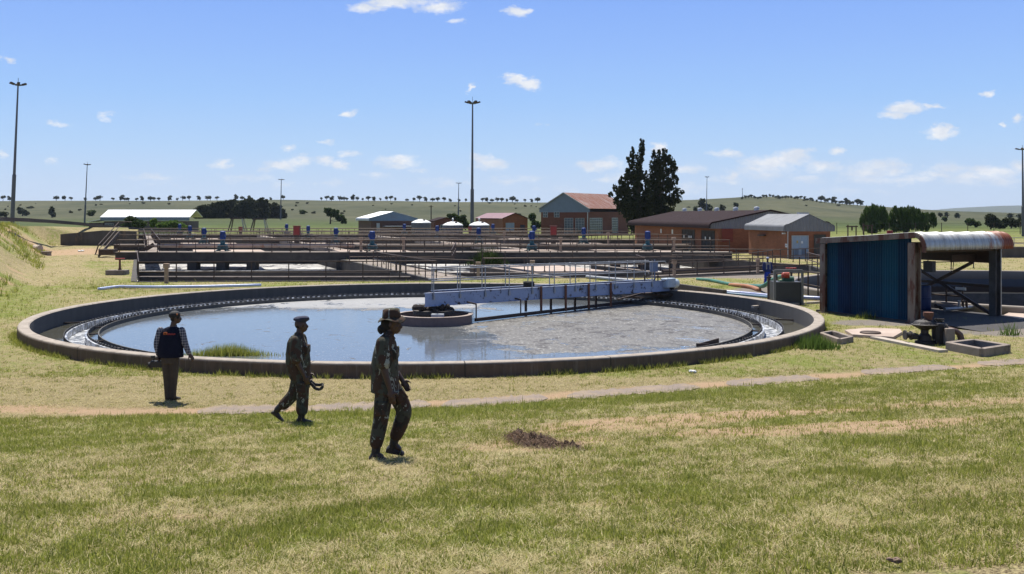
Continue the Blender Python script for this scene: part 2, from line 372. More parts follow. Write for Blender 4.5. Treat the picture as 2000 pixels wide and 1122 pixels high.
def zone(x, y):
    n = vn(x,y,1.3)*.5+vn(x+9,y,.6)*.3+vn(x,y+5,4)*.4
    g, s, v = .5, 0, 0
    tz = interp(x, TOE); ld = interp(min(y,120), BTOE)-x
    if y < tz: g = .53+(.17 if y > tz-1.8 else 0)
    elif y < 22.6 and abs(x+1) < 14: g = .08
    elif y < 60: g = .62
    if 15 < y < 120 and ld > -1: g = .05 if ld > 3.5 else .35
    if 24 < y < 52 and -1.5 < ld < 4: g = .95
    if 60 < y < 115 and x < -20 and ld < -1: g = .3
    if 54 < y < 80 and -3 > ld > -12: g = .75
    if y > 150: g = .8+.2*sm(900,300,y)
    if 60 < y < 115 and 1.5 < ld < 4 and vn(x,y,3) > .35: g = 1
    if y < 200: g += (n-.6)*.9
    if 15 < y < 120 and ld > .5: s = .75*sm(.5,.62,vn(x,y*.6,3.1)*.6+vn(x,y,1.2)*.4)
    for (c, rx, ry, a) in SOIL:
        d = math.hypot((x-c[0])/rx, (y-c[1])/ry); s = max(s, a*sm(1.15,.5,d+(n-.6)*.7))
    for (cx, cy, rx, ry) in ((19,31.5,6.5,2.0),(12.5,34.0,2.5,1.2),(16,50,6,5),(12,60,6,2.5)):
        v = max(v, sm(1.1,.6,math.hypot((x-cx)/rx,(y-cy)/ry)+(n-.6)*.5))
    for pp in PATHLINE:
        d = math.hypot(x-pp[0], (y-pp[1])*1.6); s = max(s, .85*sm(1.2,.4,d))
    return (min(1,max(0,g)), s, v)
PATHLINE = [onz(px, py).xy for px, py in ((0,800),(200,806),(400,806),(600,803),(800,796),(900,789),(1000,782),(1080,776),(1150,771),(1250,764),(1360,756),(1480,747),(1590,740),(1690,732),(1780,727),(1860,720),(2000,711))]
_pl = []
for a, b in zip(PATHLINE, PATHLINE[1:]):
    for k in range(3): _pl.append(a+(b-a)*k/3)
PATHLINE = _pl
gm, t = newmat('ground_turf')
at_ = t.n('ShaderNodeAttribute', attribute_name='zone'); zr = t.n('ShaderNodeSeparateColor', i_0=at_.outputs[0])
pos = t.pos; dist = t.n('ShaderNodeSeparateXYZ', i_0=pos).outputs[1]
far = t.ramp(t.math('MULTIPLY', dist, 1/400), [(.3,0.),(.8,1.)])
mp = t.n('ShaderNodeMapping', i_Vector=pos, i_Scale=(1,.55,1)).outputs[0]
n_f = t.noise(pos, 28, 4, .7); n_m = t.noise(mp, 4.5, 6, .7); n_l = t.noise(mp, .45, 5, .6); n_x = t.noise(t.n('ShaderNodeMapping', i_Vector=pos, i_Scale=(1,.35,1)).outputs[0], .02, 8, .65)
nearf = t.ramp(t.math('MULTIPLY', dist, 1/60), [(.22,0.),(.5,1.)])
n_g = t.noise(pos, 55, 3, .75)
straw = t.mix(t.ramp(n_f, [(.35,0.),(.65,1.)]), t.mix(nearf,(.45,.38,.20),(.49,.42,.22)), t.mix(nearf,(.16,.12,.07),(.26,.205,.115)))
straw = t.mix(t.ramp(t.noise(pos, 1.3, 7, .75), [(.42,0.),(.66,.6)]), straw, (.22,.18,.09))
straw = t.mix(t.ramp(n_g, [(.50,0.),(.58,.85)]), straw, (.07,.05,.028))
green = t.mix(t.ramp(n_f, [(.35,0.),(.65,1.)]), (.25,.27,.065), (.08,.105,.025))
gf = t.math('ADD', t.math('MULTIPLY', zr.outputs[0], .85), t.math('MULTIPLY_ADD', n_m, 2.2, -1.1)); gf = t.math('ADD', gf, t.math('MULTIPLY_ADD', n_l, 1.0, -.5))
near = t.mix(t.ramp(gf, [(.35,0.),(.85,1.)]), straw, green)
soil = t.mix(n_f, (.47,.33,.21), (.27,.175,.11))
sf = t.math('ADD', zr.outputs[1], t.math('MULTIPLY_ADD', n_m, .9, -.5))
near = t.mix(t.ramp(sf, [(.35,0.),(.75,.9)]), near, soil)
grav = t.mix(n_f, (.26,.23,.2), (.14,.12,.11)); vf = t.math('ADD', zr.outputs[2], t.math('MULTIPLY_ADD', n_m, 1.2, -.7))
near = t.mix(t.ramp(vf, [(.3,0.),(.6,.95)]), near, grav)
field = t.mix(t.ramp(n_x, [(.35,0.),(.65,1.)]), (.052,.058,.032), (.098,.097,.055))
field = t.mix(t.ramp(t.math('MULTIPLY', dist, 1/1000), [(.30,0.),(.50,1.)]), t.mix(n_m, (.085,.115,.033), (.05,.07,.024)), field)
field = t.mix(t.ramp(t.noise(pos, .09, 9, .8), [(.48,0.),(.66,.8)]), field, (.035,.045,.02))
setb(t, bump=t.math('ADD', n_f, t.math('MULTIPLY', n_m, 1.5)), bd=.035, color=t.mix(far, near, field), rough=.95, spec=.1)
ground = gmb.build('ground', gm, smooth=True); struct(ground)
ca = ground.data.color_attributes.new('zone','FLOAT_COLOR','POINT')
buf = np.ones((len(gmb.v),4), dtype=np.float32)
for i, p in enumerate(gmb.v): buf[i,:3] = zone(p[0],p[1])
ca.data.foreach_set('color', buf.ravel())

# distant blue hills
mb = MB(); rows = []
for Yh, k in ((6200,0),(6600,.55),(7000,1),(7600,.9),(8400,0)):
    rows.append([Vector((x, Yh, -25+k*(25+hz*1.0))) for x, hz in [((px-1000)/F*6500, HC+(HY-interp(px, [(1500,424),(1820,416),(1880,412),(1920,413),(1960,408),(2010,403),(2100,401),(2300,408)]))/F*7000) for px in range(1500,2320,20)]])
mb.sheet(rows); hm = M_('hill_bush', (.07,.08,.04), (.04,.05,.025), .01, 1); struct(mb.build('hills', hm, smooth=True))

# ------------------------------------------------------------------ worn path
pm, t = newmat('path_concrete'); n = t.noise(t.pos, 2.2, 6, .7); f2 = t.noise(t.pos, 60, 3, .7)
setb(t, bump=f2, bd=.01, color=t.mix(t.ramp(n,[(.46,0.),(.60,1.)]), t.mix(f2,(.26,.205,.165),(.15,.12,.095)), t.mix(f2,(.33,.25,.175),(.20,.15,.10))), rough=.95)
mb = MB()
for seg in ([(385,806),(500,806),(560,804)],[(590,803),(690,801),(840,795)],[(862,796),(960,790),(1070,782)],[(1108,779),(1230,770),(1368,760)],[(1422,755),(1510,748),(1600,742)],[(1690,733),(1780,727),(1862,720)],[(1920,716),(2000,711),(2080,706)]):
    P = [onz(a,b)+Vector((0,.12,0)) for a,b in seg]; L_ = []; R_ = []
    N = 40
    for i in range(N+1):
        f = i/N*2; k = min(1,int(f)); c = P[k]+(P[k+1]-P[k])*(f-k)
        w = .56*min(1, .25+min(i,N-i)*.3)*(.88+.22*random.random())
        L_.append(Vector((c.x, c.y-w*(.8+.4*random.random()), gz(c.x,c.y-w)+.012))); R_.append(Vector((c.x, c.y+w*(.85+.3*random.random()), .012)))
    mb.sheet([L_, R_])
struct(mb.build('path', pm))

# ------------------------------------------------------------------ grass blades (uncountable)
def blades(name, m, P, H, Wd, lean, seed):
    """P: n x 3 roots"""
    r = np.random.default_rng(seed); n = len(P); a = r.uniform(0, 2*math.pi, n); b = r.uniform(0, 2*math.pi, n)
    d = np.stack([np.cos(a), np.sin(a), np.zeros(n)], 1)*(Wd[:,None]/2)
    ln = lean*r.uniform(.2 if lean < .99 else .88,1,n)
    tip = P+np.stack([np.cos(b)*H*ln, np.sin(b)*H*ln, H*np.sqrt(np.clip(1-ln**2,.02,1))], 1)
    V = np.concatenate([(P-d)[:,None],(P+d)[:,None],tip[:,None]], 1).reshape(-1,3).astype(np.float32)
    me = bpy.data.meshes.new(name); me.vertices.add(3*n); me.vertices.foreach_set('co', V.ravel())
    me.loops.add(3*n); me.loops.foreach_set('vertex_index', np.arange(3*n, dtype=np.int32))
    me.polygons.add(n); me.polygons.foreach_set('loop_start', np.arange(0,3*n,3,dtype=np.int32)); me.polygons.foreach_set('loop_total', np.full(n,3,dtype=np.int32))
    me.update(); me.validate(); me.materials.append(m)
    o = bpy.data.objects.new(name, me); COL.objects.link(o); return o
def bladmat(name, stops):
    m, t = newmat(name); r = t.n('ShaderNodeNewGeometry').outputs['Random Per Island']
    c = t.ramp(r, stops); c = t.mix(t.math('MULTIPLY', t.noise(t.pos, .8, 3), .6), c, stops[0][1])
    setb(t, color=c, rough=.7, spec=.15)
    tr = t.n('ShaderNodeBsdfTranslucent', i_Color=c); mx = t.n('ShaderNodeMixShader', i_0=.45)
    t.nt.links.new(t.b.outputs[0], mx.inputs[1]); t.nt.links.new(tr.outputs[0], mx.inputs[2]); t.nt.links.new(mx.outputs[0], t.out.inputs[0]); return m
gblade = bladmat('grass_green', [(0,(.14,.165,.03)),(.4,(.29,.32,.055)),(.7,(.42,.43,.09)),(1,(.55,.50,.2))])
sblade = bladmat('grass_straw', [(0,(.42,.35,.17)),(.4,(.60,.53,.28)),(.8,(.76,.68,.42)),(1,(.22,.16,.08))])
GP, GH, GW, SP_, SH, SW = [], [], [], [], [], []
def scatter(n, y0, y1, k, green_bias=0.0, size=1.0):
    for _ in range(n):
        y = math.sqrt(random.uniform(y0*y0, y1*y1)); x = random.uniform(-.56,.56)*y
        if inhole(x, y, .25): continue
        if y > 24 and interp(min(y,120),BTOE)-x > 12: continue
        g, s, v = zone(x, y)
        if any(abs(x-p[0]) < .5 and abs(y-p[1]) < .36 for p in PATHLINE[3:]) and random.random() < .94: continue
        if s > .45 and random.random() < .75*s: continue
        if v > .4 and random.random() < .85: continue
        patch = vn(x*.7,y,.22)*.45+vn(x,y,.09)*.5+vn(x*.6,y+50,1.1)*.20+vn(x*.8,y+20,.5)*.25+random.gauss(0,.22)+g*.8-.93+green_bias
        isg = random.random() < sm(-.25,.35,patch)
        z = gz(x,y)
        for j in range(k):
            px, py = x+random.gauss(0,.03)*size, y+random.gauss(0,.03)*size
            if isg: GP.append((px,py,z-.004)); GH.append(random.uniform(.013,.036)*size*(1+max(0,patch)*1.5)*(2.2 if random.random() < .03 else 1)); GW.append(random.uniform(.006,.012)*size)
            else: SP_.append((px,py,z-.002+random.random()**2*.016)); SH.append(random.uniform(.03,.095)*size); SW.append(random.uniform(.004,.008)*size)
scatter(34000, 5.2, 9, 6); scatter(30000, 9, 14, 6, 0, 1.1); scatter(22000, 14, 20, 6, 0, 1.25); scatter(14000, 17.5, 24, 6, 0, 1.4); scatter(14000, 20, 34, 5, -.05, 1.5); scatter(9000, 34, 56, 4, -.05, 2.2); scatter(16000, 30, 110, 4, -.1, 3.0)
for _ in range(5200):
    y = math.sqrt(random.uniform(27, 19.5**2)); x = random.uniform(-.56,.56)*y
    g, s, v = zone(x, y)
    if y > interp(x, TOE) or vn(x*.6,y+50,1.1)*.4+vn(x*.8,y+20,.5)*.5+g*.4 < random.uniform(.35,.85): continue
    z = gz(x,y); k_ = random.uniform(.7,1.5); sp_ = random.uniform(.015,.05)
    for j in range(random.randint(8,20)):
        px, py = x+random.gauss(0,sp_), y+random.gauss(0,sp_); GP.append((px,py,z-.004)); GH.append(random.uniform(.035,.075)*k_); GW.append(random.uniform(.006,.011))
for _ in range(2600):
    y = random.uniform(36,118); ld = random.uniform(.3,6.5); x = interp(y,BTOE)-ld
    if x < -.56*y or vn(x,y,3) < .5 or vn(x,y,1.1) < .4: continue
    z = gz(x,y)
    for j in range(7): GP.append((x+random.gauss(0,.18),y+random.gauss(0,.18),z-.03)); GH.append(random.uniform(.2,.5)); GW.append(.06)
# fringe of longer grass against the tank wall
for _ in range(2600):
    a = random.uniform(math.pi*.98, math.pi*2.03); r_ = RO+abs(random.gauss(0,.10)); x, y = T1[0]+r_*math.cos(a), T1[1]+r_*math.sin(a)
    if vn(x,y,.9) < .42: continue
    for j in range(4): GP.append((x+random.gauss(0,.03), y+random.gauss(0,.03), -.01)); GH.append(random.uniform(.06,.2)); GW.append(.016)
struct(blades('grass', gblade, np.array(GP), np.array(GH), np.array(GW), .75, 1), 'stuff')
struct(blades('dry_grass', sblade, np.array(SP_), np.array(SH), np.array(SW), 1.0, 2), 'stuff')

# ------------------------------------------------------------------ settling tanks
def ring(mb, c, r0, r1, z0, z1, n=144):
    return mb.lathe((c[0],c[1],0), [(r0,z0),(r1,z0),(r1,z1),(r0,z1)], n, closed_prof=True)
ZR = .34; WZ = -.20
launderm = M_('launder_concrete', (.10,.095,.085), (.05,.048,.045), 3, .8)
weirm = M_('weir_plate', (.12,.115,.11), (.06,.055,.05), 6, .6, metal=.2)
def weir(r, z0, z1, pitch=.25, n=None):
    n = int(2*math.pi*r/pitch); mb = MB()
    for i in range(n):
        a0 = 2*math.pi*i/n; a1 = a0+2*math.pi/n*.5; a2 = a0+2*math.pi/n
        for (p, q, zt) in ((a0,a1,z1),(a1,a2,z0+(z1-z0)*.3)):
            vs = [(rr*math.cos(a), rr*math.sin(a), z) for rr in (r-.012,r+.012) for a in (p,q) for z in (z0,zt)]
            mb.add(vs, [(0,1,3,2),(4,6,7,5),(0,4,5,1),(2,3,7,6),(1,5,7,3)])
    return mb
tank = thing('settling_tank', 'large round concrete settling tank with low wall, grey water and a girder bridge across it', 'settling tank', (T1[0],T1[1],0))
mb = MB(); mb.lathe((0,0,0), [(RI,-3),(RO,-3),(RO,ZR-.06),(RO-.02,ZR-.015),(RO-.05,ZR),(RI+.04,ZR),(RI,ZR-.03)], 180, closed_prof=True)
wallm, t = newmat('tank_wall')
sx = t.n('ShaderNodeSeparateXYZ', i_0=t.obj); st = t.n('ShaderNodeMapping', i_Vector=t.obj, i_Scale=(2.5,2.5,.35)).outputs[0]
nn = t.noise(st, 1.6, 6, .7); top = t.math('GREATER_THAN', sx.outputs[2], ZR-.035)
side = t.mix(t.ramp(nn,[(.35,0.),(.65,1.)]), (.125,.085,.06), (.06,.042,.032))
ang_ = t.math('FRACT', t.math('MULTIPLY', t.math('ARCTAN2', sx.outputs[0], sx.outputs[1]), 24/(2*math.pi)))
joint = t.math('LESS_THAN', t.math('ABSOLUTE', t.math('SUBTRACT', ang_, .5)), .004)
drip = t.ramp(t.noise(t.n('ShaderNodeMapping', i_Vector=t.obj, i_Scale=(4,4,.25)).outputs[0], 2.0, 5, .7), [(.52,0.),(.68,.7)])
side = t.mix(drip, side, (.20,.16,.125)); side = t.mix(joint, side, (.02,.016,.012))
inside = t.math('LESS_THAN', t.n('ShaderNodeVectorMath', operation='LENGTH', i_0=t.n('ShaderNodeCombineXYZ', i_0=sx.outputs[0], i_1=sx.outputs[1]).outputs[0]).outputs['Value'], RI+.06)
side = t.mix(inside, side, t.mix(nn, (.13,.125,.12), (.05,.047,.045)))
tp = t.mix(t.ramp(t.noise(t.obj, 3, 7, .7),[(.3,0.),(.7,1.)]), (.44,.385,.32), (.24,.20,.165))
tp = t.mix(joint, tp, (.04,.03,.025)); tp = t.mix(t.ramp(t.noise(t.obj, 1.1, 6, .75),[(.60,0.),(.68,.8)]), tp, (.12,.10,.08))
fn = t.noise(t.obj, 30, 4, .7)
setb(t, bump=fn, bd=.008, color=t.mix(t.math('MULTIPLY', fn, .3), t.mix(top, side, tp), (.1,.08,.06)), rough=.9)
mb.build('wall', wallm, tank)
mb = MB(); ring(mb,(0,0),11.6,12.15,-.5,-.46); ring(mb,(0,0),12.13,12.18,-1,-.16); ring(mb,(0,0),11.54,11.59,-1,-.16)
mb.build('launder', launderm, tank)
weir(12.20,-.24,-.03).build('weir_plate', weirm, tank); weir(11.51,-.24,-.03).build('weir_plate', weirm, tank)
flowm, t = newmat('falling_water'); setb(t, color=t.mix(t.ramp(t.noise(t.obj,5,5,.7),[(.42,0.),(.56,1.)]),(.70,.71,.72),(.10,.10,.10)), rough=.3)
mb = MB(); ring(mb,(0,0),11.54,11.60,-.3,-.09); mb.build('overflow', flowm, tank); mb = MB(); ring(mb,(0,0),12.12,12.17,-.3,-.09); mb.build('overflow', flowm, tank)
mb = MB(); ring(mb,(0,0),11.18,11.215,-.5,-.06); mb.build('scum_baffle', launderm, tank)
mb = MB()
for i in range(36):
    a = 2*math.pi*i/36+.04; c, s = math.cos(a), math.sin(a)
    mb.bar((11.2*c,11.2*s,-.10),(11.55*c,11.55*s,-.10),.04)
    mb.bar((12.2*c,12.2*s,-.13),(RI*c,RI*s,-.16),.05) if i % 3 == 0 else None
mb.build('bracket', steel_dark, tank)['kind'] = 'stuff'
mb = MB(); ring(mb,(0,0),1.30,1.38,-.9,.10,64); mb.build('centre_well', M_('well_paint',(.20,.14,.13),(.12,.085,.08),3,.7), tank, smooth=False)
mb = MB(); ring(mb,(0,0),1.26,1.42,.10,.125,64); mb.build('well_rim', M_('well_rim',(.42,.35,.30),(.28,.2,.16),4,.7), tank)
mb = MB(); ring(mb,(0,0),0,.55,-.9,.12,32); ring(mb,(0,0),0,.75,.12,.26,20)
mb.build('pier', concrete_dark, tank)
mb = MB()
for k in range(26): a = random.uniform(0,6.28); rr = random.uniform(.1,.7); mb.ball((rr*math.cos(a), rr*math.sin(a), random.uniform(.22,.42)), random.uniform(.08,.16), 7, 5)
mb.build('turntable', M_('greasy_iron',(.02,.014,.01),(.04,.025,.02),6,.7), tank)
mb = MB(); mb.box((.22,-1.05,.12),(.44,.3,.2)); mb.build('junction_box', M_('box_grey',(.42,.45,.48),None,3,.5), tank, bevel=.01)
# skimmings hopper at the weir
t2 = thing('settling_tank', 'second round settling tank, drained, partly hidden behind the open blue shed', 'settling tank', (T2[0],T2[1],0))
mb = MB(); mb.lathe((0,0,0), [(RI,-3),(RO,-3),(RO,ZR-.06),(RO-.02,ZR-.015),(RO-.05,ZR),(RI+.04,ZR),(RI,ZR-.03)], 180, closed_prof=True)
dm, t = newmat('drained_wall'); sx = t.n('ShaderNodeSeparateXYZ', i_0=t.obj); nn = t.noise(t.n('ShaderNodeMapping', i_Vector=t.obj, i_Scale=(2,2,.3)).outputs[0], 1.5, 6, .7)
hh = t.math('ADD', sx.outputs[2], t.math('MULTIPLY_ADD', nn, .2, -.1))
c_ = t.ramp(t.math('MULTIPLY_ADD', hh, .3, .9), [(0,(.03,.018,.012)),(.70,(.05,.028,.018)),(.73,(.07,.08,.10)),(.845,(.08,.09,.11)),(.855,(.14,.12,.10)),(1.0,(.30,.26,.22))])
setb(t, color=t.mix(t.math('MULTIPLY', nn, .5), c_, (.03,.022,.018)), rough=.85); mb.build('wall', dm, t2)
mb = MB(); ring(mb,(0,0),11.5,11.6,-3,-.9); ring(mb,(0,0),12.1,12.2,-3,-.9); mb.build('launder', launderm, t2)
mb = MB(); mb.lathe((0,0,0), [(0,-3.3),(13.2,-2.7)], 64); mb.build('floor', M_('brown_sludge',(.06,.04,.028),(.03,.022,.016),.8,.7), t2)
h = hit(1404,668); sc = thing('scum_trough', 'short dark steel trough sticking out of the grey scum near the right weir', 'trough', (5.35+.6,29.6,WZ))
mb = MB(); mb.bar((-.45,-.12,.0),(.35,.75,.06),.03,.16); mb.bar((-.15,-.3,.0),(.6,.45,.02),.03,.10); mb.build('side_plate', steel_dark, sc)
mb = MB(); mb.bar((-.5,-.15,.0),(-.15,-.3,0),.03,.2); mb.build('end_plate', steel_dark, sc)

wm, t = newmat('tank_water')
sx = t.n('ShaderNodeSeparateXYZ', i_0=t.pos); X, Yp = sx.outputs[0], sx.outputs[1]
st = t.n('ShaderNodeMapping', i_Vector=t.pos, i_Scale=(1,.8,1)).outputs[0]
big = t.noise(st, .42, 8, .72, 1.2); med = t.noise(st, 1.6, 8, .74, 1.0); fin = t.noise(t.n('ShaderNodeMapping', i_Vector=t.pos, i_Scale=(1,.4,1)).outputs[0], 11, 3, .7)
stk = t.noise(t.n('ShaderNodeMapping', i_Vector=t.pos, i_Scale=(.8,.8,1)).outputs[0], 1.0, 4, .62, 1.8)
rb = t.math('SUBTRACT', X, t.math('MULTIPLY_ADD', Yp, -.33, 9.6))            # >0 right of the scum edge
sk = t.math('SUBTRACT', t.math('MULTIPLY_ADD', X, .76, 1.01), t.math('MULTIPLY_ADD', Yp, .648, -23.26))     # >0 on the near side of the skimmer
rb = t.math('MINIMUM', t.math('MULTIPLY', rb, .45), t.math('MULTIPLY', t.math('SUBTRACT', Yp, t.math('MULTIPLY_ADD', X, .25, 27.6)), .5))
rb = t.math('MINIMUM', rb, t.math('MULTIPLY', sk, 2.5))
lb = t.math('MINIMUM', t.math('MULTIPLY', t.math('SUBTRACT', Yp, 41.2), .40), t.math('MULTIPLY_ADD', X, -.6, -.6))
bias = t.math('MINIMUM', t.math('MAXIMUM', rb, lb), .38)
bias = t.math('MAXIMUM', bias, -.6)
sc_ = t.math('ADD', bias, t.math('MULTIPLY_ADD', big, 3.4, -1.7)); sc_ = t.math('ADD', sc_, t.math('MULTIPLY_ADD', med, 1.3, -.65))
film = t.ramp(t.math('ADD', t.math('MULTIPLY', t.noise(t.n('ShaderNodeMapping', i_Vector=t.pos, i_Scale=(.5,.6,1), i_Location=(4,2,0)).outputs[0], .7, 8, .72, 1.6), 1.0), t.math('MULTIPLY', t.math('MAXIMUM', rb, lb), .10)), [(.535,0.),(.60,.75)])
scf = t.math('MAXIMUM', t.ramp(sc_, [(.02,0.),(.16,1.)]), t.math('MULTIPLY', film, .0))
leftpale = t.math('MULTIPLY', t.ramp(lb, [(.0,0.),(.4,1.)]), t.math('LESS_THAN', X, -1))
scol = t.mix(t.ramp(med, [(.36,0.),(.62,1.)]), (.10,.093,.082), (.165,.157,.14))
scol = t.mix(t.ramp(stk, [(.565,0.),(.60,.9)]), scol, (.045,.037,.029))
scol = t.mix(t.ramp(fin, [(.60,0.),(.65,.8)]), scol, (.34,.33,.30))
scol = t.mix(t.ramp(fin, [(.38,.7),(.43,0.)]), scol, (.05,.042,.035))
scol = t.mix(t.math('MULTIPLY', t.ramp(t.noise(st, 5.5, 5, .7, .5), [(.60,0.),(.66,1.)]), .7), scol, (.035,.028,.022))
scol = t.mix(t.math('MULTIPLY', leftpale, .55), scol, (.38,.38,.37))
deb = t.ramp(t.noise(t.n('ShaderNodeMapping', i_Vector=t.pos, i_Scale=(.8,.7,1)).outputs[0], 1.1, 8, .76, 1.5), [(.615,0.),(.63,1.)])
wcol = t.mix(film, (.115,.125,.13), (.24,.235,.22)); wcol = t.mix(t.math('MULTIPLY', t.ramp(t.noise(t.pos, 16, 2, .5), [(.66,0.),(.70,1.)]), .8), wcol, (.5,.5,.5)); wcol = t.mix(deb, wcol, (.06,.05,.035))
setb(t, bump=t.math('ADD', t.math('MULTIPLY', t.noise(t.pos, 6, 3, .5), .25), t.math('MULTIPLY', t.math('MULTIPLY', fin, scf), 1.0)), bd=.012,
     color=t.mix(scf, wcol, scol), rough=t.math('MAXIMUM', t.math('MAXIMUM', t.math('MULTIPLY_ADD', scf, .5, .06), t.math('MULTIPLY', deb, .5)), t.math('MULTIPLY', film, .30)))
t.b.inputs['IOR'].default_value = 1.42
mb = MB(); mb.lathe((T1[0],T1[1],WZ), [(0,0),(11.2,0)], 128); struct(mb.build('water', wm))
om, t = newmat('channel_water'); n = t.noise(t.pos, 1.2, 5, .6)
setb(t, bump=t.noise(t.pos, 7, 3, .5), bd=.003, color=t.mix(n, (.06,.06,.045), (.09,.085,.065)), rough=.06); t.b.inputs['IOR'].default_value = 1.38
foam, t = newmat('foaming_water'); n = t.noise(t.n('ShaderNodeMapping', i_Vector=t.pos, i_Scale=(1,1,1)).outputs[0], 3.2, 7, .75, .5)
setb(t, bump=n, bd=.08, color=t.mix(t.ramp(n,[(.47,0.),(.57,1.)]), (.07,.075,.075), (.62,.63,.64)), rough=.35)
for c in (T1,):
    mb = MB(); mb.lathe((c[0],c[1],WZ), [(11.22,0),(11.5,0)], 128); struct(mb.build('water', om))
    mb = MB(); mb.lathe((c[0],c[1],WZ-.03), [(12.2,0),(RI+.02,0)], 128); struct(mb.build('water', om))
    mb = MB(); mb.lathe((c[0],c[1],WZ-.14), [(11.58,.03),(12.13,.03)], 128); struct(mb.build('water', foam))
# ------------------------------------------------------------------ scraper bridge
A = Vector((-3.07,35.3,0)); B = Vector((7.1,44.7,0)); bd = (B-A).normalized(); bn = Vector((-bd.y,bd.x,0)); BL = (B-A).length
zt = lambda s: .91-.15*s/BL
zh = lambda s: .46-.02*s/BL if s < 2 else .46-.20*s/BL
br = thing('scraper_bridge', 'pale blue steel girder bridge with peeling paint and pipe handrails reaching over the round tank', 'scraper bridge', A)
def plate(off, s0=0):
    mb = MB(); P = []
    for s in (s0, BL):
        p = A+bd*s+bn*off; P += [Vector((p.x,p.y,zt(s)-.46)), Vector((p.x,p.y,zt(s)))]
    q = [v+bn*.03 for v in P]
    mb.add(P+q, [(0,2,3,1),(4,5,7,6),(0,1,5,4),(2,6,7,3),(1,3,7,5),(0,4,6,2)])
    for s in (0,BL):   # flanges top and bottom
        pass
    for z in (0,-.47):
        mb.bar(Vector((*(A+bd*s0+bn*(off+.02)).xy, zt(0)+z+.006)), Vector((*(B+bn*(off+.02)).xy, zt(BL)+z+.006)), .12, .014)
    return mb
plate(0).build('girder_plate', bluepaint, br, True); plate(.85,.95).build('girder_plate', bluepaint, br, True)
mb = MB(); mb.bar((A+bd*.7+bn*.45)+Vector((0,0,zt(0)-.06)), (B+bn*.45)+Vector((0,0,zt(BL)-.06)), .74, .03); mb.build('deck', steel_dark, br, True)
for off, k0 in ((-.03,.0),(.91,.6)):
    for zz, nm in ((.86,'top_rail'),(.43,'middle_rail')):
        mb = MB(); e = BL-1.6 if zz < .5 else BL-.4
        p = A+bn*off+bd*(.25+k0); q = A+bn*off+bd*e
        mb.tube([p+Vector((0,0,zt(.25)+zz)), q+Vector((0,0,zt(e)+zz)), q+bd*.08+Vector((0,0,zt(e)+zz-.08))], .021, 8); mb.build(nm, galv, br, True)
    s = .35+k0*1.1
    while s < BL-.6:
        mb = MB(); p = A+bn*off+bd*s
        mb.tube([p+Vector((0,0,zt(s)-.22)), p+Vector((0,0,zt(s)+.87))], .020, 8); mb.box(p+Vector((0,0,zt(s)-.16)), (.07,.07,.16), math.atan2(bd.y,bd.x)); mb.ball(p+Vector((0,0,zt(s)+.87)), .034, 8, 6)
        mb.build('rail_post', galv, br, True); s += 1.22
def s_at(px, off):       # distance along the girder where the picture column px crosses it
    o = A+bn*off; k = (px-1000)/F; return (k*o.y-o.x)/(bd.x-k*bd.y)
for i, px in enumerate((1057,1105,1150,1193)):
    s = s_at(px,-.08); p = A+bn*-.08+bd*s; mb = MB(); mb.box((p.x,p.y,(zt(s)+.03-.17)/2), (.09,.05,zt(s)+.2), math.atan2(bd.y,bd.x)); mb.build('scraper_post', rust, br, True)
for px in (1027,1076,1123,1164):
    s = s_at(px,.95); p = A+bn*.95+bd*s; mb = MB(); mb.box((p.x,p.y,(zt(s)-.45-.17)/2+.0), (.09,.06,zt(s)-.45+.2), math.atan2(bd.y,bd.x)); mb.build('scraper_post', steel_dark, br, True)
P0, P1_ = onz(928,628,-.17), onz(1257,589,-.17)
mb = MB(); mb.bar(P0+Vector((0,0,.05)), P1_+Vector((0,0,.05)), .08, .12)
mb.bar(P1_+Vector((-.9,.6,.2)), P1_+Vector((.9,-.2,.06)), .07); mb.bar(P1_+Vector((-1.2,-.3,.1)), P1_+Vector((.6,1.2,.4)), .06)
mb.build('skimmer_blade', steel_dark, br, True)
for px, py in ((930,595),(1017,586)):
    s = 0; k = (px-1000)/F; d = P1_-P0; u = (k*P0.y-P0.x)/(d.x-k*d.y); p = P0+d*u
    mb = MB(); mb.bar(p+Vector((0,0,.0)), p+Vector((0,0,.62)), .05); mb.bar(p+Vector((0,0,.62)), p+Vector((-.35,.25,.68)), .05); mb.build('skimmer_arm', steel_dark, br, True)
E = B+bn*.45
mb = MB(); mb.box(E+Vector((0,0,.30))+bd*.0, (1.3,.5,.08), math.atan2(bd.y,bd.x)); mb.box(E+bd*-.25+Vector((0,0,.12)), (.9,1.3,.10), math.atan2(bd.y,bd.x))
mb.build('end_carriage', steel_dark, br, True)
for k in (-.55,.55):
    mb = MB(); p = E+bn*k+Vector((0,0,ZR+.09)); mb.tube([p-bd*.05,p+bd*.05], .10, 16); mb.build('wheel', blackp, br, True)
mb = MB(); M = Matrix.Rotation(math.atan2(bd.y,bd.x),4,'Z'); mb.box(E-bn*.5+bd*-.2+Vector((0,0,.66)), (.62,.42,.42), M=M); mb.tube([E-bn*.55+bd*.0+Vector((0,0,.62)),E-bn*.55+bd*.35+Vector((0,0,.62))],.2,14); mb.build('drive_motor', M_('motor_cover',(.45,.53,.60),(.3,.36,.42),3,.5), br, True, bevel=.05)
mb = MB(); mb.ball(at(1255,564,43.8), .11, 12, 8); mb.build('beacon', red, br, True)
mb = MB(); c = at(1277,521,44.3); mb.box(c, (.34,.2,.46)); mb.bar(c+Vector((.05,.1,-.9)), c+Vector((.05,.1,.3)), .05); mb.build('control_box', M_('box_blue_grey',(.17,.22,.33),None,3,.5), br, True)
for px, Y0 in ((1259,44.0),(1285,44.2),(1308,44.8)):
    mb = MB(); a = at(px,537,Y0); b_ = at(px,(578 if px<1300 else 562),Y0); mb.bar(a,b_,.05); mb.build('frame_post', steel_dark, br, True)
mb = MB()
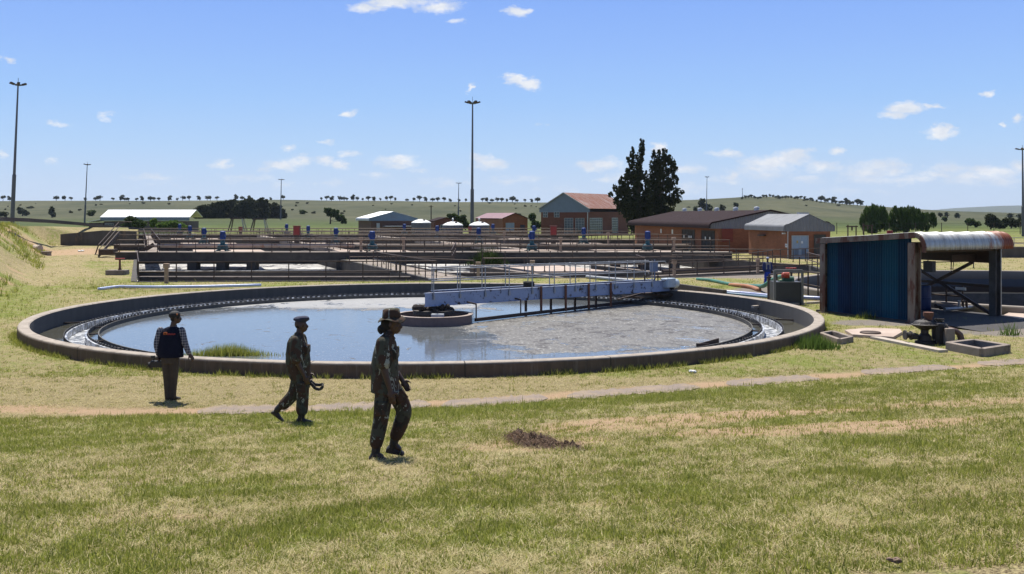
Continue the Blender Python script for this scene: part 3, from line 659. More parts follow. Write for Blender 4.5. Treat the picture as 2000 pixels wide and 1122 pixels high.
for (x0,x1) in ((1259,1285),(1285,1308)):
    a, b_ = at(x0,538,44.1), at(x1,538,44.3); mb.tube([a+(b_-a)*i/8-Vector((0,0,.26*math.sin(math.pi*i/8))) for i in range(9)], .012, 5)
mb.build('chain', steel_dark, br, True)
mb = MB(); c = A+bd*5.5+bn*.45+Vector((0,0,zt(5.5))); 
for k in range(5): mb.tube([c+Vector((.2*math.cos(j*.6),.2*math.sin(j*.6),.03+.04*k)) for j in range(11)], .03, 6)
o = mb.build('cable_coil', blackp); centred(o); tag(o, 'coil of black cable lying on the bridge deck beside the handrail', 'cable coil')

# channel wall with pipes on the far rim
def wallpoly(mb, P, z0, z1, th):
    """wall following polyline P (x,y), thickness th to the far side"""
    n = len(P); L_ = []
    for i in range(n):
        a = Vector(P[max(i-1,0)]).xy; b = Vector(P[min(i+1,n-1)]).xy; d = (b-a).normalized(); nrm = Vector((-d.y,d.x)); L_.append((Vector(P[i]).xy, Vector(P[i]).xy+nrm*th))
    for (a,b),(c,d) in zip(L_, L_[1:]):
        mb.add([(a.x,a.y,z0),(b.x,b.y,z0),(b.x,b.y,z1),(a.x,a.y,z1),(c.x,c.y,z0),(d.x,d.y,z0),(d.x,d.y,z1),(c.x,c.y,z1)], [(0,1,2,3),(7,6,5,4),(0,3,7,4),(1,5,6,2),(3,2,6,7),(0,4,5,1)])
    return mb
mb = wallpoly(MB(), [onz(1306,552.5,.34), onz(1412,567,.34)], -.3, .34, .2)
tag(centred(mb.build('channel_wall', concrete_wall)), 'short concrete channel wall beyond the tank rim beside the bridge drive', 'channel wall')

# ------------------------------------------------------------------ aeration basins
wm2, t = newmat('frothing_water'); st = t.n('ShaderNodeMapping', i_Vector=t.pos, i_Scale=(1,.45,1)).outputs[0]
n = t.noise(st, .7, 9, .8, 1.6); n2 = t.noise(st, .12, 4, .6)
fr = t.ramp(t.math('ADD', n, t.math('MULTIPLY_ADD', n2, .5, -.22)), [(.46,0.),(.53,1.)])
setb(t, bump=n, bd=.25, color=t.mix(fr, (.035,.03,.027), (.52,.50,.46)), rough=.6)
WB = -.86
mb = MB(); mb.v = [(x,y,WB) for x,y in B1]; mb.f = [(0,1,2,3)]; struct(mb.build('water', wm2))
mb = MB(); mb.v = [(x,y,WB) for x,y in B2]; mb.f = [tuple(range(len(B2)))]; struct(mb.build('water', wm2))
def lerp2(a, b, f): return (a[0]+(b[0]-a[0])*f, a[1]+(b[1]-a[1])*f)
def basin(name, label, P, inner):
    r = thing(name, label, 'basin', (P[0][0],P[0][1],0))
    n = len(P)
    for i in range(n):
        a, b = Vector(P[i]), Vector(P[(i+1)%n]); d = (b-a).normalized(); nr = Vector((-d.y,d.x)); a = a-nr*.12-d*.0; b = b-nr*.12
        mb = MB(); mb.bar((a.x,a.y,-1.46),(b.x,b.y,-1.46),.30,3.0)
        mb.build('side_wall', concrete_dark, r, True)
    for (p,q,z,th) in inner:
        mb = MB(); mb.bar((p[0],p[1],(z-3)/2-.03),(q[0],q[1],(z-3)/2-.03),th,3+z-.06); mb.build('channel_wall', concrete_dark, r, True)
        mb = MB(); mb.bar((p[0],p[1],z-.03),(q[0],q[1],z-.03),th+.06,.06); mb.build('sunlit_top', concrete, r, True)  # pale strip paints the sunlit wall top, dark body its shaded face
    return r
def onB(Y, x0, y0): return (x0+VX*(Y-y0), Y)
inn = []
for Y, z in ((57.2,-.35),(60.2,-.02),(65.2,.0)):
    inn.append((onB(Y,-20.5,54.8), onB(Y,-4.5,55.8), z, .3))
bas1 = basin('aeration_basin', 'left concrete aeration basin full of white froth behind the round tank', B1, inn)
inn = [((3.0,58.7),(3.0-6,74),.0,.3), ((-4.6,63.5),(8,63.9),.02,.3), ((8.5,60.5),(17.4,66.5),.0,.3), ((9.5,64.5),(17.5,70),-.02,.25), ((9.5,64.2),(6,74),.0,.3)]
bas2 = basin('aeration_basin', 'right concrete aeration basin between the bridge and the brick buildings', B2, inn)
mb = MB(); a = [(1.6,64.2),(6.4,64.4),(3.4,71.5),(-1.1,71.5)]; mb.prism(a, -.5, .06); o = tag(centred(mb.build('concrete_platform', pinkdeck)), 'flat pinkish concrete platform inside the right basin behind the bridge handrail', 'platform')
for (P,lab) in (([(-4.25,55.9),(-2.5,58.05),(-2.5+VX*91.9,150),(-4.25+VX*94.1,150)],'narrow concrete walkway slab between the two basins'),):
    mb = MB(); mb.prism(P, -.6, .03); tag(centred(mb.build('walkway_slab', concrete)), lab, 'walkway')

DZ = .6
def handrail(P, label, z=None, post=1.6, h=1.0, col=None, r=.033, grp='handrails along the basin walkways'):
    P = [Vector(p) if len(p) == 3 else Vector((p[0],p[1],z)) for p in P]
    root = thing('handrail', label, 'handrail', P[0], 0, grp); col = col or steel_dark
    for hh, nm in ((h,'top_rail'),(h*.5,'middle_rail')):
        mb = MB(); mb.tube([p+Vector((0,0,hh)) for p in P], r, 6); mb.build(nm, col, root, True)
    pm_ = MB(); pm_.tube([(0,0,0),(0,0,h)], r*1.05, 6); pm_.box((0,0,.02),(.12,.12,.04)); first = None
    k = 0
    for a, b in zip(P, P[1:]):
        n = max(1, round((b-a).length/post))
        for i in range(n+(1 if b is P[-1] else 0)):
            p = a+(b-a)*i/n-root.location
            if first is None: first = pm_.build('rail_post', col, root); first.location = p
            else: c = first.copy(); COL.objects.link(c); c.parent = root; c.location = p
            k += 1
    return root
ROWS = [(82,225,1430),(103,222,1345),(124,212,1240),(148,205,1130)]
AER = {82:(435,727,1039,1265),103:(398.5,656,935,1140),124:(371,602,854,1043),148:(351,560,790,963)}
rown = ['nearest','second','third','farthest']
for i, (Y, xa, xb) in enumerate(ROWS):
    x0, x1 = (xa-1000)/F*Y, (xb-1000)/F*Y
    dk = thing('walkway_deck', 'long raised concrete walkway deck, %s row across the aeration basins'%rown[i], 'walkway deck', (x0,Y,0), 0, 'raised walkway decks over the basins')
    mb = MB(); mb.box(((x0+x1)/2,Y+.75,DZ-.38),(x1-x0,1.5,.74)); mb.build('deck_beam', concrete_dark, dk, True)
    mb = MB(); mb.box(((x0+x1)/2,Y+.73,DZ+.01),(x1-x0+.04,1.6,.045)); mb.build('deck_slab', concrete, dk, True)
    for px in AER[Y]:
        xc = (px-1000)/F*Y
        mb = MB(); mb.prism([(xc-2.9,Y+1.54),(xc+3.1,Y+1.54),(xc+1.6,Y+6),(xc-4.4,Y+6)], DZ-.3, DZ+.03); mb.build('platform', pinkdeck, dk, True)
        if i < 2:
            for s in (-2.6,-.2,2.3):
                mb = MB(); mb.box((xc+s,Y+.7,-.9),(.75 if s else .5,1.2,1.6)); mb.build('column', concrete_dark, dk, True)
    # rails
    segs = []; e = x0+.3
    handrail([(x0+.3,Y+.1,DZ+.03),(x1-.2,Y+.1,DZ+.03)], 'long dark pipe handrail along the front edge of the %s walkway deck'%rown[i], post=1.55 if i == 0 else 2.0, col=steel_dark)
    handrail([(x0+1.3,Y+6.2,DZ+.03),(x1-2.2,Y+6.2,DZ+.03)], 'dark pipe handrail behind the aerator platforms of the %s walkway deck'%rown[i], post=2.2)
# walkways running back between rows
wk = [(700,'left'),(1100,'right'),(300,'far left')]
for px, w in wk:
    x0 = (px-1000)/F*82; r = thing('cross_walkway', 'raised concrete walkway running back between decks on the %s'%w, 'walkway', (x0,82,0))
    mb = MB(); p = Vector((x0+VX*1.6,83.6,DZ-.2)); q = Vector((x0+VX*66,148,DZ-.2)); mb.bar(p,q,1.2,.4); mb.build('deck_beam', concrete, r, True)
    for s in (-.55,.55): handrail([(p.x+s,p.y,DZ),(q.x+s,q.y,DZ)], 'handrail on the %s side of the %s cross walkway'%('left' if s < 0 else 'right', w), post=3.2)
# pipe along first deck
o = MB().tube([(-32.2,88.3,.97),(-14,88.3,.97)], .17, 12).build('air_pipe', M_('pipe_paint',(.46,.30,.24),(.36,.33,.30),1.2,.6,wear=(.30,.13,.08),wearamt=.6)); tag(centred(o), 'long pale rusty pipe lying along the left end of the nearest deck', 'pipe')
# near rails round the basins (ground level)
handrail([(-25.6,68,0),(-20.6,54.9,0),(-4.25,55.9,0),(-8.2,66,0)], 'dark handrail around the near edge of the left basin just beyond the round tank', post=2.0, h=1.1)
handrail([(-9.9,71,.1),(-6.6,62,.05),(-2.2,57.9,.05)], 'dark handrail along the left side of the right basin', post=1.3)
handrail([(-1.8,64.1,.05),(8.6,64.3,.08),(8.6,69,.08)], 'dark handrail around the pinkish platform in the right basin', post=1.25, h=.85)
handrail([(9.3,58.8,0),(20.2,64.6,0),(21.2,71.5,0)], 'dark handrail along the right basin edge towards the blue shed', post=2.1)
handrail([(-2.2,73.8,.0),(13,76,.0)], 'dark handrail at the back of the right basin under the nearest deck', post=1.7)

for k_, (Y, x0, x1, z, w) in enumerate(((93,-35,17.5,.35,'between the nearest and second walkway decks'),(113.5,-43,13,.4,'between the second and third walkway decks'),(136,-52,9,.45,'between the third and farthest walkway decks'),(158,-62,2,.5,'beyond the farthest walkway deck'))):
    mb = MB(); mb.box(((x0+x1)/2,Y,z/2-.9),(x1-x0,.5,z+1.8)); o = mb.build('channel_beam', concrete_dark); tag(centred(o), 'long low dark concrete channel beam %s'%w, 'channel beam')
    handrail([(x0+1,Y,z),(x1-.5,Y,z)], 'dark handrail on the channel beam %s'%w, post=1.9, r=.036)
handrail([(-12,73.5,.1),(-4.5,74,.1),(-4.5,79.5,.5)], 'dark handrail corner beneath the nearest deck beside the green bush', post=1.3)
handrail([(9.6,64.4,.05),(16.8,69.5,.05),(19.5,74.5,.05)], 'dark handrail on the inner wall of the right basin before the brick buildings', post=1.5)
handrail([(12.5,78,.05),(20.5,76,.05),(25.5,80,.05)], 'dark handrail in front of the low brick building', post=1.7)
handrail([(20.7,64.4,0),(28.0,67.0,0),(34.0,70.0,0)], 'dark handrail reaching behind the blue shed wall', post=2.0)
for k_, (P, r_, lab) in enumerate((([(9.5,62.8,.12),(17.5,68.6,.12)],.12,'dark pipe along the right basin wall'),([(onz(1146,541,.1)),(onz(1236,549,.1))],.10,'pale pipe lying on the grass behind the bridge end'),([(-30,111,.95),(-6,111,.95)],.2,'long dark pipe across the third row of the basins'),([(-22,90.5,.9),(12,90.5,.9)],.12,'thin long dark pipe behind the nearest deck'))):
    mb = MB(); mb.tube(P, r_, 10); tag(centred(mb.build('basin_pipe', steel_dark if k_ != 1 else galv)), lab, 'pipe')
# aerators
ar = thing('surface_aerator', 'blue motor aerator', 'aerator', (0,0,0), 0, 'blue motor surface aerators on the basin decks')
mb = MB(); mb.lathe((0,0,0), [(.0,.10),(.34,.10),(.40,.18),(.42,.30),(.40,.46),(.34,.56),(.22,.60),(.0,.60)], 20); mb.lathe((0,0,0),[(.44,.28),(.47,.28),(.47,.36),(.44,.36)],20,closed_prof=True)
for k in range(12): a = k*math.pi/6; mb.box((.41*math.cos(a),.41*math.sin(a),.32),(.06,.03,.34),a)
mb.build('gearbox', teal, ar, smooth=False)
mb = MB(); mb.lathe((0,0,0), [(.0,.58),(.17,.58),(.20,.64),(.17,.92),(.24,.96),(.24,1.0),(.0,1.0)], 16); mb.build('coupling', teal, ar, smooth=False)
mb = MB(); mb.lathe((0,0,0), [(0,1.0),(.24,1.0),(.24,1.06),(.20,1.08),(.20,1.56),(.23,1.58),(.23,1.66),(.12,1.70),(0,1.70)], 16); mb.box((.2,-.08,1.30),(.16,.22,.26))
for k in range(16): a = k*math.pi/8; mb.box((.215*math.cos(a),.215*math.sin(a),1.32),(.05,.012,.44),a)
mb.build('motor', motorblue, ar, smooth=False)
for k in range(4):
    a = math.pi/4+k*math.pi/2; mb = MB(); mb.bar((.25*math.cos(a),.25*math.sin(a),.16),(.62*math.cos(a),.62*math.sin(a),.03),.09); mb.box((.62*math.cos(a),.62*math.sin(a),.03),(.2,.2,.06),a); mb.build('foot', teal, ar)
first = True; rl = {82:'nearest row',103:'second row',124:'third row',148:'farthest row'}
for Y in AER:
    for i, px in enumerate(AER[Y]):
        loc = ((px-1000)/F*(Y+2.2), Y+2.2, DZ+.03)
        lab = 'blue motor aerator, %s in the %s of the basins'%(ORD[i], rl[Y])
        if first: ar.location = loc; ar['label'] = lab; first = False
        else: dup(ar, loc, rz=random.uniform(0,6), label=lab)

# lamp bollards
bo = thing('bollard', '', 'bollard', (0,0,0), 0, 'pale brown concrete bollards beside the basins')
mb = MB(); mb.box((0,0,.46),(.20,.20,.92)); mb.build('post', bollardm, bo); mb = MB(); mb.box((0,0,1.06),(.34,.30,.28)); mb.box((0,0,.93),(.26,.24,.05)); mb.build('head', bollardm, bo, bevel=.02)
for i, (px, py, ph, z, lab) in enumerate(((325,553,38,0,'pale brown bollard at the near rail of the left basin'),(934,546,34,0,'pale bollard behind the left half of the bridge handrail'),(1040,543,34,0,'pale bollard on the grass behind the middle of the bridge'),(1317,540,32,0,'pale bollard on the grass right of the bridge end'),(1480,534,28,0,'pale bollard left of the worker in blue'),(705,493,0,.63,'bollard on the nearest deck left of the second aerator'),(788,492,0,.63,'bollard on the nearest deck right of the second aerator'),(1095,492,0,.63,'bollard on the nearest deck right of the third aerator'),(1316,491,0,.63,'bollard on the nearest deck right of the fourth aerator'),(985,478.5,0,.63,'bollard on the second deck right of the third aerator'),(1188,478.5,0,.63,'bollard on the second deck right of its last aerator'))):
    p = onz(px,py,z); s = (ph/F*p.y/1.2) if ph else 1.0
    if z: p = Vector(((px-1000)/F*(83 if py > 485 else 104), 83 if py > 485 else 104, z))
    if i == 0: bo.location = p; bo['label'] = lab; bo.scale = (s,)*3
    else: dup(bo, p, label=lab, scale=s)

# red cabinets
cb = thing('switch_cabinet', 'red switch cabinet on a stand between the first and second aerators', 'cabinet', (at(580,488,100).x,100,DZ), 0, 'red switch cabinets on stands')
mb = MB(); mb.box((0,0,1.5),(.66,.4,.9)); mb.box((0,-.02,1.98),(.74,.5,.06)); mb.build('cabinet_box', orangebox, cb); mb = MB(); mb.box((0,-.21,1.5),(.54,.03,.76)); mb.build('cabinet_door', red, cb)
mb = MB(); mb.box((0,0,.52),(.5,.3,1.05)); mb.build('stand', steel_dark, cb)
for px, lab in ((1081,'red switch cabinet on a stand in front of the tall brick building'),(470,'small orange switch cabinet under the left steel trestle'),(918,'small orange switch cabinet beside the right domed tank')):
    c = dup(cb, ((px-1000)/F*100,100,DZ), label=lab); 
    if px in (470,918): c.location = ((px-1000)/F*150,150,.2); c.scale = (.85,)*3

# left stair
st_ = thing('steel_stair', 'dark steel stair with handrails up to the left end of the decks', 'stair', (-34.8,84,0))
b0, b1 = at(192,505,86), at(232,455,92); b0.z = .12
for s in (0,1.0):
    mb = MB(); o_ = Vector((-.35*s,1*s,0)); mb.bar(b0+o_, b1+o_, .06,.24); mb.build('stringer', steel_dark, st_, True)
    mb = MB(); up = Vector((0,0,1.0)); mb.tube([b0+o_+Vector((-.3,0,.1)), b0+o_+up, b1+o_+up, b1+o_+up+Vector((1.2,0,0))], .03, 6); mb.tube([b0+o_+up*.55, b1+o_+up*.55], .025, 6)
    mb.build('stair_rail', steel_dark, st_, True)
for i in range(9):
    p = b0+(b1-b0)*(i+.5)/9; mb = MB(); mb.box(p+Vector((-.17,.5,0)), (.28,1.0,.04)); mb.build('tread', steel_dark, st_, True)
mb = MB(); mb.box(b0+Vector((.7,.4,.35)),(1.3,1.0,.5)); mb.bar(b0+Vector((2.2,0,-.5)), b0+Vector((4.6,.6,1.0)), .35); mb.build('landing', steel_dark, st_, True)

# valve stand left
p = onz(223,538); vs_ = thing('valve_stand', 'red handwheel valve stand on a concrete block at the left corner of the basin', 'valve', (p.x,p.y+.5,0))
mb = MB(); mb.box((0,0,.15),(1.15,.9,.30)); mb.build('block', concrete, vs_, bevel=.02); mb = MB(); mb.tube([(.15,0,.3),(.15,0,.42),(.15,0,.95)],[.12,.07,.06],10); mb.build('pedestal', rust, vs_)
mb = MB(); mb.tube([(.15+.27*math.cos(a*math.pi/8),.27*math.sin(a*math.pi/8),1.0) for a in range(17)],.03,6); mb.bar((-.1,0,1.0),(.4,0,1.0),.03); mb.bar((.15,-.25,1.0),(.15,.25,1.0),.03); mb.build('handwheel', red, vs_)
for px, py, lab in ((1545,556,'red handwheel on a tall spindle above the dark steel pump box'),(1609,521,'red valve pedestal left of the blue shed wall, near the blue double door')):
    p = onz(px,py); r = thing('handwheel_valve', lab, 'valve', p); h_ = (556-524)/F*p.y if px == 1545 else 1.1
    mb = MB(); mb.tube([(0,0,0),(0,0,h_)],[.05,.04] if px == 1545 else [.13,.07],8); mb.build('pedestal', steel_dark if px == 1545 else red, r)
    mb = MB(); rr = .26; mb.tube([(rr*math.cos(a*math.pi/8),rr*math.sin(a*math.pi/8),h_) for a in range(17)],.028,6); mb.bar((-rr,0,h_),(rr,0,h_),.03); mb.bar((0,-rr,h_),(0,rr,h_),.03); mb.build('handwheel', red, r)

# retaining wall, flume on the bank, drain box
mb = MB(); a, b = at(118,480,120), at(262,478,118)
mb.add([Vector((a.x,120,-.2)),Vector((b.x,118.5,-.2)),Vector((b.x,118.5,1.75)),at(200,450.5,119.3),Vector((a.x,120,1.35)), Vector((a.x,120.35,-.2)),Vector((b.x,118.85,-.2)),Vector((b.x,118.85,1.75)),at(200,450.5,119.3)+Vector((0,.35,0)),Vector((a.x,120.35,1.35))], [(0,1,2,3,4),(9,8,7,6,5),(4,3,8,9),(3,2,7,8),(0,5,6,1),(1,6,7,2),(0,4,9,5)])
tag(centred(mb.build('retaining_wall', concrete_wall)), 'dark sloping concrete retaining wall at the foot of the dry bank', 'retaining wall')
fl = [(-30,427,82),(0,428,90),(50,430,100),(100,433,112),(150,437,122),(200,442,133),(260,447,146),(310,450,158)]
mb = MB()
for (x0,y0,Y0),(x1,y1,Y1) in zip(fl, fl[1:]):
    mb.bar(at(x0,y0,Y0), at(x1,y1,Y1), .5, .34)
tag(centred(mb.build('flume', concrete_dark)), 'long low dark concrete flume running over the top of the bank', 'flume')
for px, py, w, h_, lab, nm in ((70,487,16,7,'pale concrete pipe end poking out of the bank','pipe_end'),(90,497,13,6,'small concrete box at the foot of the bank','drain_box')):
    p = hit(px,py+3); sc1 = p.y/F; r = thing(nm, lab, 'pipe' if nm == 'pipe_end' else 'drain', p)
    mb = MB()
    if nm == 'pipe_end': mb.tube([(-w/2*sc1,.6,.25),(w/2*sc1,-.2,.18)], [.28,.28], 14); mb.tube([(w/2*sc1-.02,-.2,.18),(w/2*sc1+.14,-.27,.17)], .36, 14); mb.build('pipe', concrete_light, r)
    else: mb.box((0,0,.15),(w*sc1,.8,h_*sc1*1.3)); mb.box((0,0,.15+h_*sc1*.65+.03),(w*sc1+.1,.9,.06)); mb.build('box', concrete, r)

# hoses
def hose(P, r, m, name, label, cat):
    mb = MB(); Q = []
    for a, b in zip(P, P[1:]):
        for k in range(5): Q.append(Vector(a)+(Vector(b)-Vector(a))*(k/5.0)+Vector((0,0,.0)))
    Q.append(Vector(P[-1])); S_ = [Q[0]]+[(Q[i-1]+Q[i]*2+Q[i+1])/4 for i in range(1,len(Q)-1)]+[Q[-1]]
    mb.tube(S_, r, 10); mb.smooth = True; return tag(centred(mb.build(name, m)), label, cat)
hosew = M_('hose_blue_white', (.55,.60,.75), (.35,.42,.7), 1.5, .4); hosep = M_('lay_flat_hose', (.55,.58,.68), (.05,.10,.35), .9, .4)
hose([onz(192,565,.06),onz(222,561,.10),onz(235,560,.12),onz(300,561,.14),onz(400,560,.14),onz(510,557,.14)], .075, hosew, 'hose', 'long white and blue hose lying on the grass behind the left tank rim', 'hose')
hose([onz(1322,562,.1),onz(1350,565,.12),onz(1400,569,.15),onz(1450,573,.12),onz(1500,578,.1),onz(1620,584,.1)], .085, hosep, 'hose', 'white hose running along the outside of the far right tank rim', 'hose')
hose([onz(1390,570,.1),onz(1420,573.5,.1),onz(1460,577,.08),onz(1515,582,.08)], .06, M_('hose_aqua',(.16,.28,.33),(.08,.14,.25),2,.4), 'hose', 'pale aqua hose beside the tank rim, closest to the pump box', 'hose')
hose([onz(1362,546,.05),onz(1390,548,.08),onz(1425,556,.06),onz(1470,559,.06),onz(1490,560,.3),at(1512,545,46.5),at(1535,538,44.2)], .10, M_('hose_green',(.06,.22,.14),(.03,.1,.07),2,.5), 'hose', 'dark green hose lying on the mud and rising to the pump box', 'hose')
hose([onz(1426,557,.05),onz(1455,559,.1),onz(1470,562,.08),onz(1483,567,.08)], .11, M_('hose_orange',(.42,.17,.07),None,2,.6), 'hose', 'short orange brown hose on the grass below the green hose', 'hose')
# pump box
p = onz(1540,596); pb = thing('pump_box', 'dark grey steel pump box with a small red and green motor on top', 'pump box', (p.x,p.y,0))
k = p.y/F; mb = MB(); mb.box((0,.45,.47),(52*k,.9,.94)); mb.build('box', M_('box_dark',(.055,.055,.06),(.03,.03,.035),1.2,.5), pb, bevel=.01)
mb = MB()
for x in (-27*k,27*k): mb.bar((x,0,0),(x,0,1.42),.09)
mb.bar((-27*k,0,1.40),(27*k,0,1.40),.10,.11); mb.build('frame', M_('frame_grey',(.22,.21,.2),None,3,.6), pb)
mb = MB(); mb.ball((-.05,.35,1.18),(.16,.14,.16)); mb.tube([(-.1,.3,1.2),(.1,.3,1.2)],.14,12); mb.build('motor', M_('motor_red',(.45,.06,.03),None,4,.5), pb)
mb = MB(); mb.tube([(-.15,.35,1.02),(.3,.35,1.02)],.14,12); mb.box((0,.35,.97),(.6,.3,.06)); mb.build('pump', M_('pump_green',(.03,.12,.07),None,4,.5), pb)
handrail([(onz(1502,590).x,onz(1502,590).y,0),(onz(1560,578).x,onz(1560,578).y,0),(onz(1618,590).x,onz(1618,590).y,0)], 'short dark handrail around the pump box beside the blue shed', post=1.1, h=1.15)
mb = MB(); q = onz(1502,589); mb.tube([q, q+Vector((0,0,1.0))], .075, 10); mb.tube([q+Vector((0,0,1.0)), q+Vector((0,0,1.06))], .11, 10); tag(centred(mb.build('pipe_post', steel_dark)), 'thick black standpipe post left of the grey pump box', 'post')
# ------------------------------------------------------------------ open shed, local x along the front (B to C), local y to the back
Bp = Vector((13.7,33.9,0)); ang = math.atan2(.455,.89)
shed = thing('open_shed', 'open shed with blue translucent side wall, rusty frame and curved corrugated roof', 'shed', Bp, ang)
SW_, SD = 4.1, 4.15
blue, t = newmat('fibreglass_blue'); n = t.noise(t.n('ShaderNodeMapping', i_Vector=t.obj, i_Scale=(1,1,.25)).outputs[0], 2.2, 6, .7)
pan = t.noise(t.n('ShaderNodeCombineXYZ', i_0=t.math('SNAP', t.n('ShaderNodeSeparateXYZ', i_0=t.obj).outputs[1], .7)).outputs[0], 2.3, 0)
c = t.mix(t.ramp(n, [(.3,0.),(.7,1.)]), (.007,.042,.12), (.006,.02,.06)); c = t.mix(t.ramp(pan,[(.45,0.),(.58,.8)]), c, (.008,.12,.20))  # turquoise strips paint in daylight shining through the sheet
setb(t, color=c, rough=.5); tr = t.n('ShaderNodeBsdfTranslucent', i_Color=c); mx = t.n('ShaderNodeMixShader', i_0=.6)
t.nt.links.new(t.b.outputs[0], mx.inputs[1]); t.nt.links.new(tr.outputs[0], mx.inputs[2]); t.nt.links.new(mx.outputs[0], t.out.inputs[0])
mb = MB(); rows = [[],[]]
zr_ = lambda y: 2.98-.24*(y/SD)
n = 140
for i in range(n+1):
    y = .12+(SD-.24)*i/n; x = .03+.022*(1 if (i//2) % 2 else -1); rows[0].append((x,y,.04)); rows[1].append((x,y,zr_(y)))
mb.sheet(rows); mb.build('side_panel', blue, shed)
def post(x, y, h, w=.26, m=rustpaint):
    mb = MB()
    for dx in (-w/2+.012, w/2-.012): mb.box((x+dx,y,h/2),(.02,w,h))
    mb.box((x,y,h/2),(w-.02,.02,h)); mb.box((x,y,.02),(w+.12,w+.12,.04)); mb.build('post', m, shed)
post(0,0,2.75,.30); post(0,SD,2.6); post(SW_,0,2.75,.28,M_('steel_dark_grey',(.10,.10,.10),(.04,.035,.03),2,.6)); post(SW_,SD,2.6,.2,steel_dark)
mb = MB(); mb.tube([(.22,-.02,0),(.22,-.02,2.6)], .06, 8); mb.tube([(SW_+.24,-.02,0),(SW_+.24,-.02,2.62)], .06, 8); mb.build('downpipe', galv, shed)
mb = MB(); mb.bar((0,0,2.58),(SW_+.25,0,2.58),.12,.34); mb.bar((0,SD,2.5),(SW_,SD,2.5),.1,.2); mb.bar((.12,0,2.6),(.12,SD,2.48),.08,.2); mb.bar((SW_,0,2.6),(SW_,SD,2.48),.08,.2); mb.bar((SW_*.5,0,2.68),(SW_*.5,SD,2.55),.08,.16)
mb.bar((.10,.1,1.38),(.10,SD,1.44),.05,.10); mb.bar((.10,.1,2.2),(.10,SD,2.2),.05,.06); mb.bar((.10,.1,.3),(.10,SD,.3),.05,.06)
mb.build('roof_beam', steel_dark, shed)
mb = MB(); mb.bar((SW_,0,2.27),(SW_,SD,2.27),.08,.62); mb.build('header_beam', steel_dark, shed)
for (p,q) in (((SW_,SD,1.97),(SW_,.1,.1)),((SW_,SD,.35),(SW_,.9,1.97)),((SW_,SD,1.15),(SW_,.0,1.12))):
    mb = MB(); mb.bar(p,q,.08,.11); mb.build('brace', steel_dark, shed)
mb = MB(); mb.box((SW_-.1,2.75,1.72),(.2,.42,.42)); mb.build('switch_box', M_('box_dark_grey',(.06,.06,.06),None,3,.6), shed)
mb = MB(); mb.box((SW_+.02,1.45,.95),(.03,.45,.10)); mb.build('sign', whitep, shed)
# roof: bullnose profile swept along x, real corrugations
prof = [(-.52,2.50),(-.54,2.62)]+[(-.54+.42*(1-math.cos(a)),2.62+.45*math.sin(a)) for a in [math.pi/2*i/8 for i in range(1,9)]]+[(1,2.99),(2.5,2.89),(SD+.3,2.77)]
rm, t = newmat('roof_sheet'); sx = t.n('ShaderNodeSeparateXYZ', i_0=t.obj)
n = t.noise(t.n('ShaderNodeMapping', i_Vector=t.obj, i_Scale=(3.5,.5,.5)).outputs[0], 1.5, 7, .75)
rf = t.math('ADD', t.math('MULTIPLY_ADD', sx.outputs[0], .25, -.47), n)
base = t.mix(t.ramp(n,[(.3,0.),(.7,1.)]), (.55,.57,.58), (.32,.31,.29))
setb(t, color=t.mix(t.ramp(rf,[(.82,0.),(.98,1.)]), base, (.22,.06,.025)), rough=.5, metal=t.math('SUBTRACT', .55, t.math('MULTIPLY', t.ramp(rf,[(.8,0.),(.98,1.)]), .5)))
mb = MB(); rows = []; N = 400
for i in range(N+1):
    x = -.10+(SW_+.38)*i/N; o_ = .022*math.sin(2*math.pi*x/.125)+.035*max(0,math.sin(2*math.pi*x/.76))**8
    row = []
    for j,(y,z) in enumerate(prof):
        a = (Vector(prof[min(j+1,len(prof)-1)])-Vector(prof[max(j-1,0)])).normalized(); row.append((x, y-a.y*o_, z+a.x*o_))
    rows.append(row)
mb.sheet(rows); rfo = mb.build('roof', rm, shed, smooth=True); so = rfo.modifiers.new('s','SOLIDIFY'); so.thickness = .01
mb = MB(); P = [(-.14,y,z) for y,z in prof]; 
for (a,b) in zip(P,P[1:]): mb.bar(Vector(a)+Vector((0,0,-.06)), Vector(b)+Vector((0,0,-.06)), .06, .20 if b[1] > .5 else .14)
mb.build('verge_trim', rustpaint, shed)
mb = MB(); mb.box((SW_/2+.25,SD/2-.5,.03),(SW_+.5,SD+1.9,.1)); mb.add([(-.1,-1.45,.08),(SW_+.6,-1.45,.08),(SW_+.6,-2.7,.005),(-.1,-2.7,.005)],[(0,1,2,3)])
mb.build('floor_slab', M_('slab_dark',(.06,.056,.054),(.04,.037,.036),1,.9), shed)
def shp(x, y, z=0): return Matrix.Translation(Bp) @ Matrix.Rotation(ang,4,'Z') @ Vector((x,y,z))
bl = thing('drum', 'dark blue plastic drum standing inside the open shed', 'drum', shp(3.65,2.75,.08)); mb = MB(); mb.lathe((0,0,0),[(0,0),(.27,0),(.29,.05),(.29,.42),(.305,.45),(.29,.48),(.29,.86),(.27,.92),(0,.92)],24); mb.build('body', M_('drum_blue',(.01,.04,.16),None,2,.4), bl, smooth=False); mb = MB(); mb.lathe((0,0,.92),[(.2,0),(.2,.03),(.0,.03)],16); mb.build('lid', blackp, bl)
handrail([shp(3.0,3.9,.1),shp(4.7,3.3,.1),shp(4.8,1.9,.1)], 'dark pipe handrail at the far side of the open shed beside the drum', post=.75, h=1.0)
hb = thing('chain_hoist', 'dark chain hoist hanging from a beam across the open front of the shed', 'hoist', shp(3.0,.8,2.1)); hb.rotation_euler.z = ang
mb = MB(); mb.bar((-.2,0,.02),(1.1,0,.02),.08,.26); mb.build('trolley_beam', steel_dark, hb)
mb = MB()
for s in (-.05,.05): mb.tube([(s-.12,0,-.1),(s-.15,0,-.4),(s-.05,0,-.5)],.015,6)
mb.build('chain', steel_dark, hb)
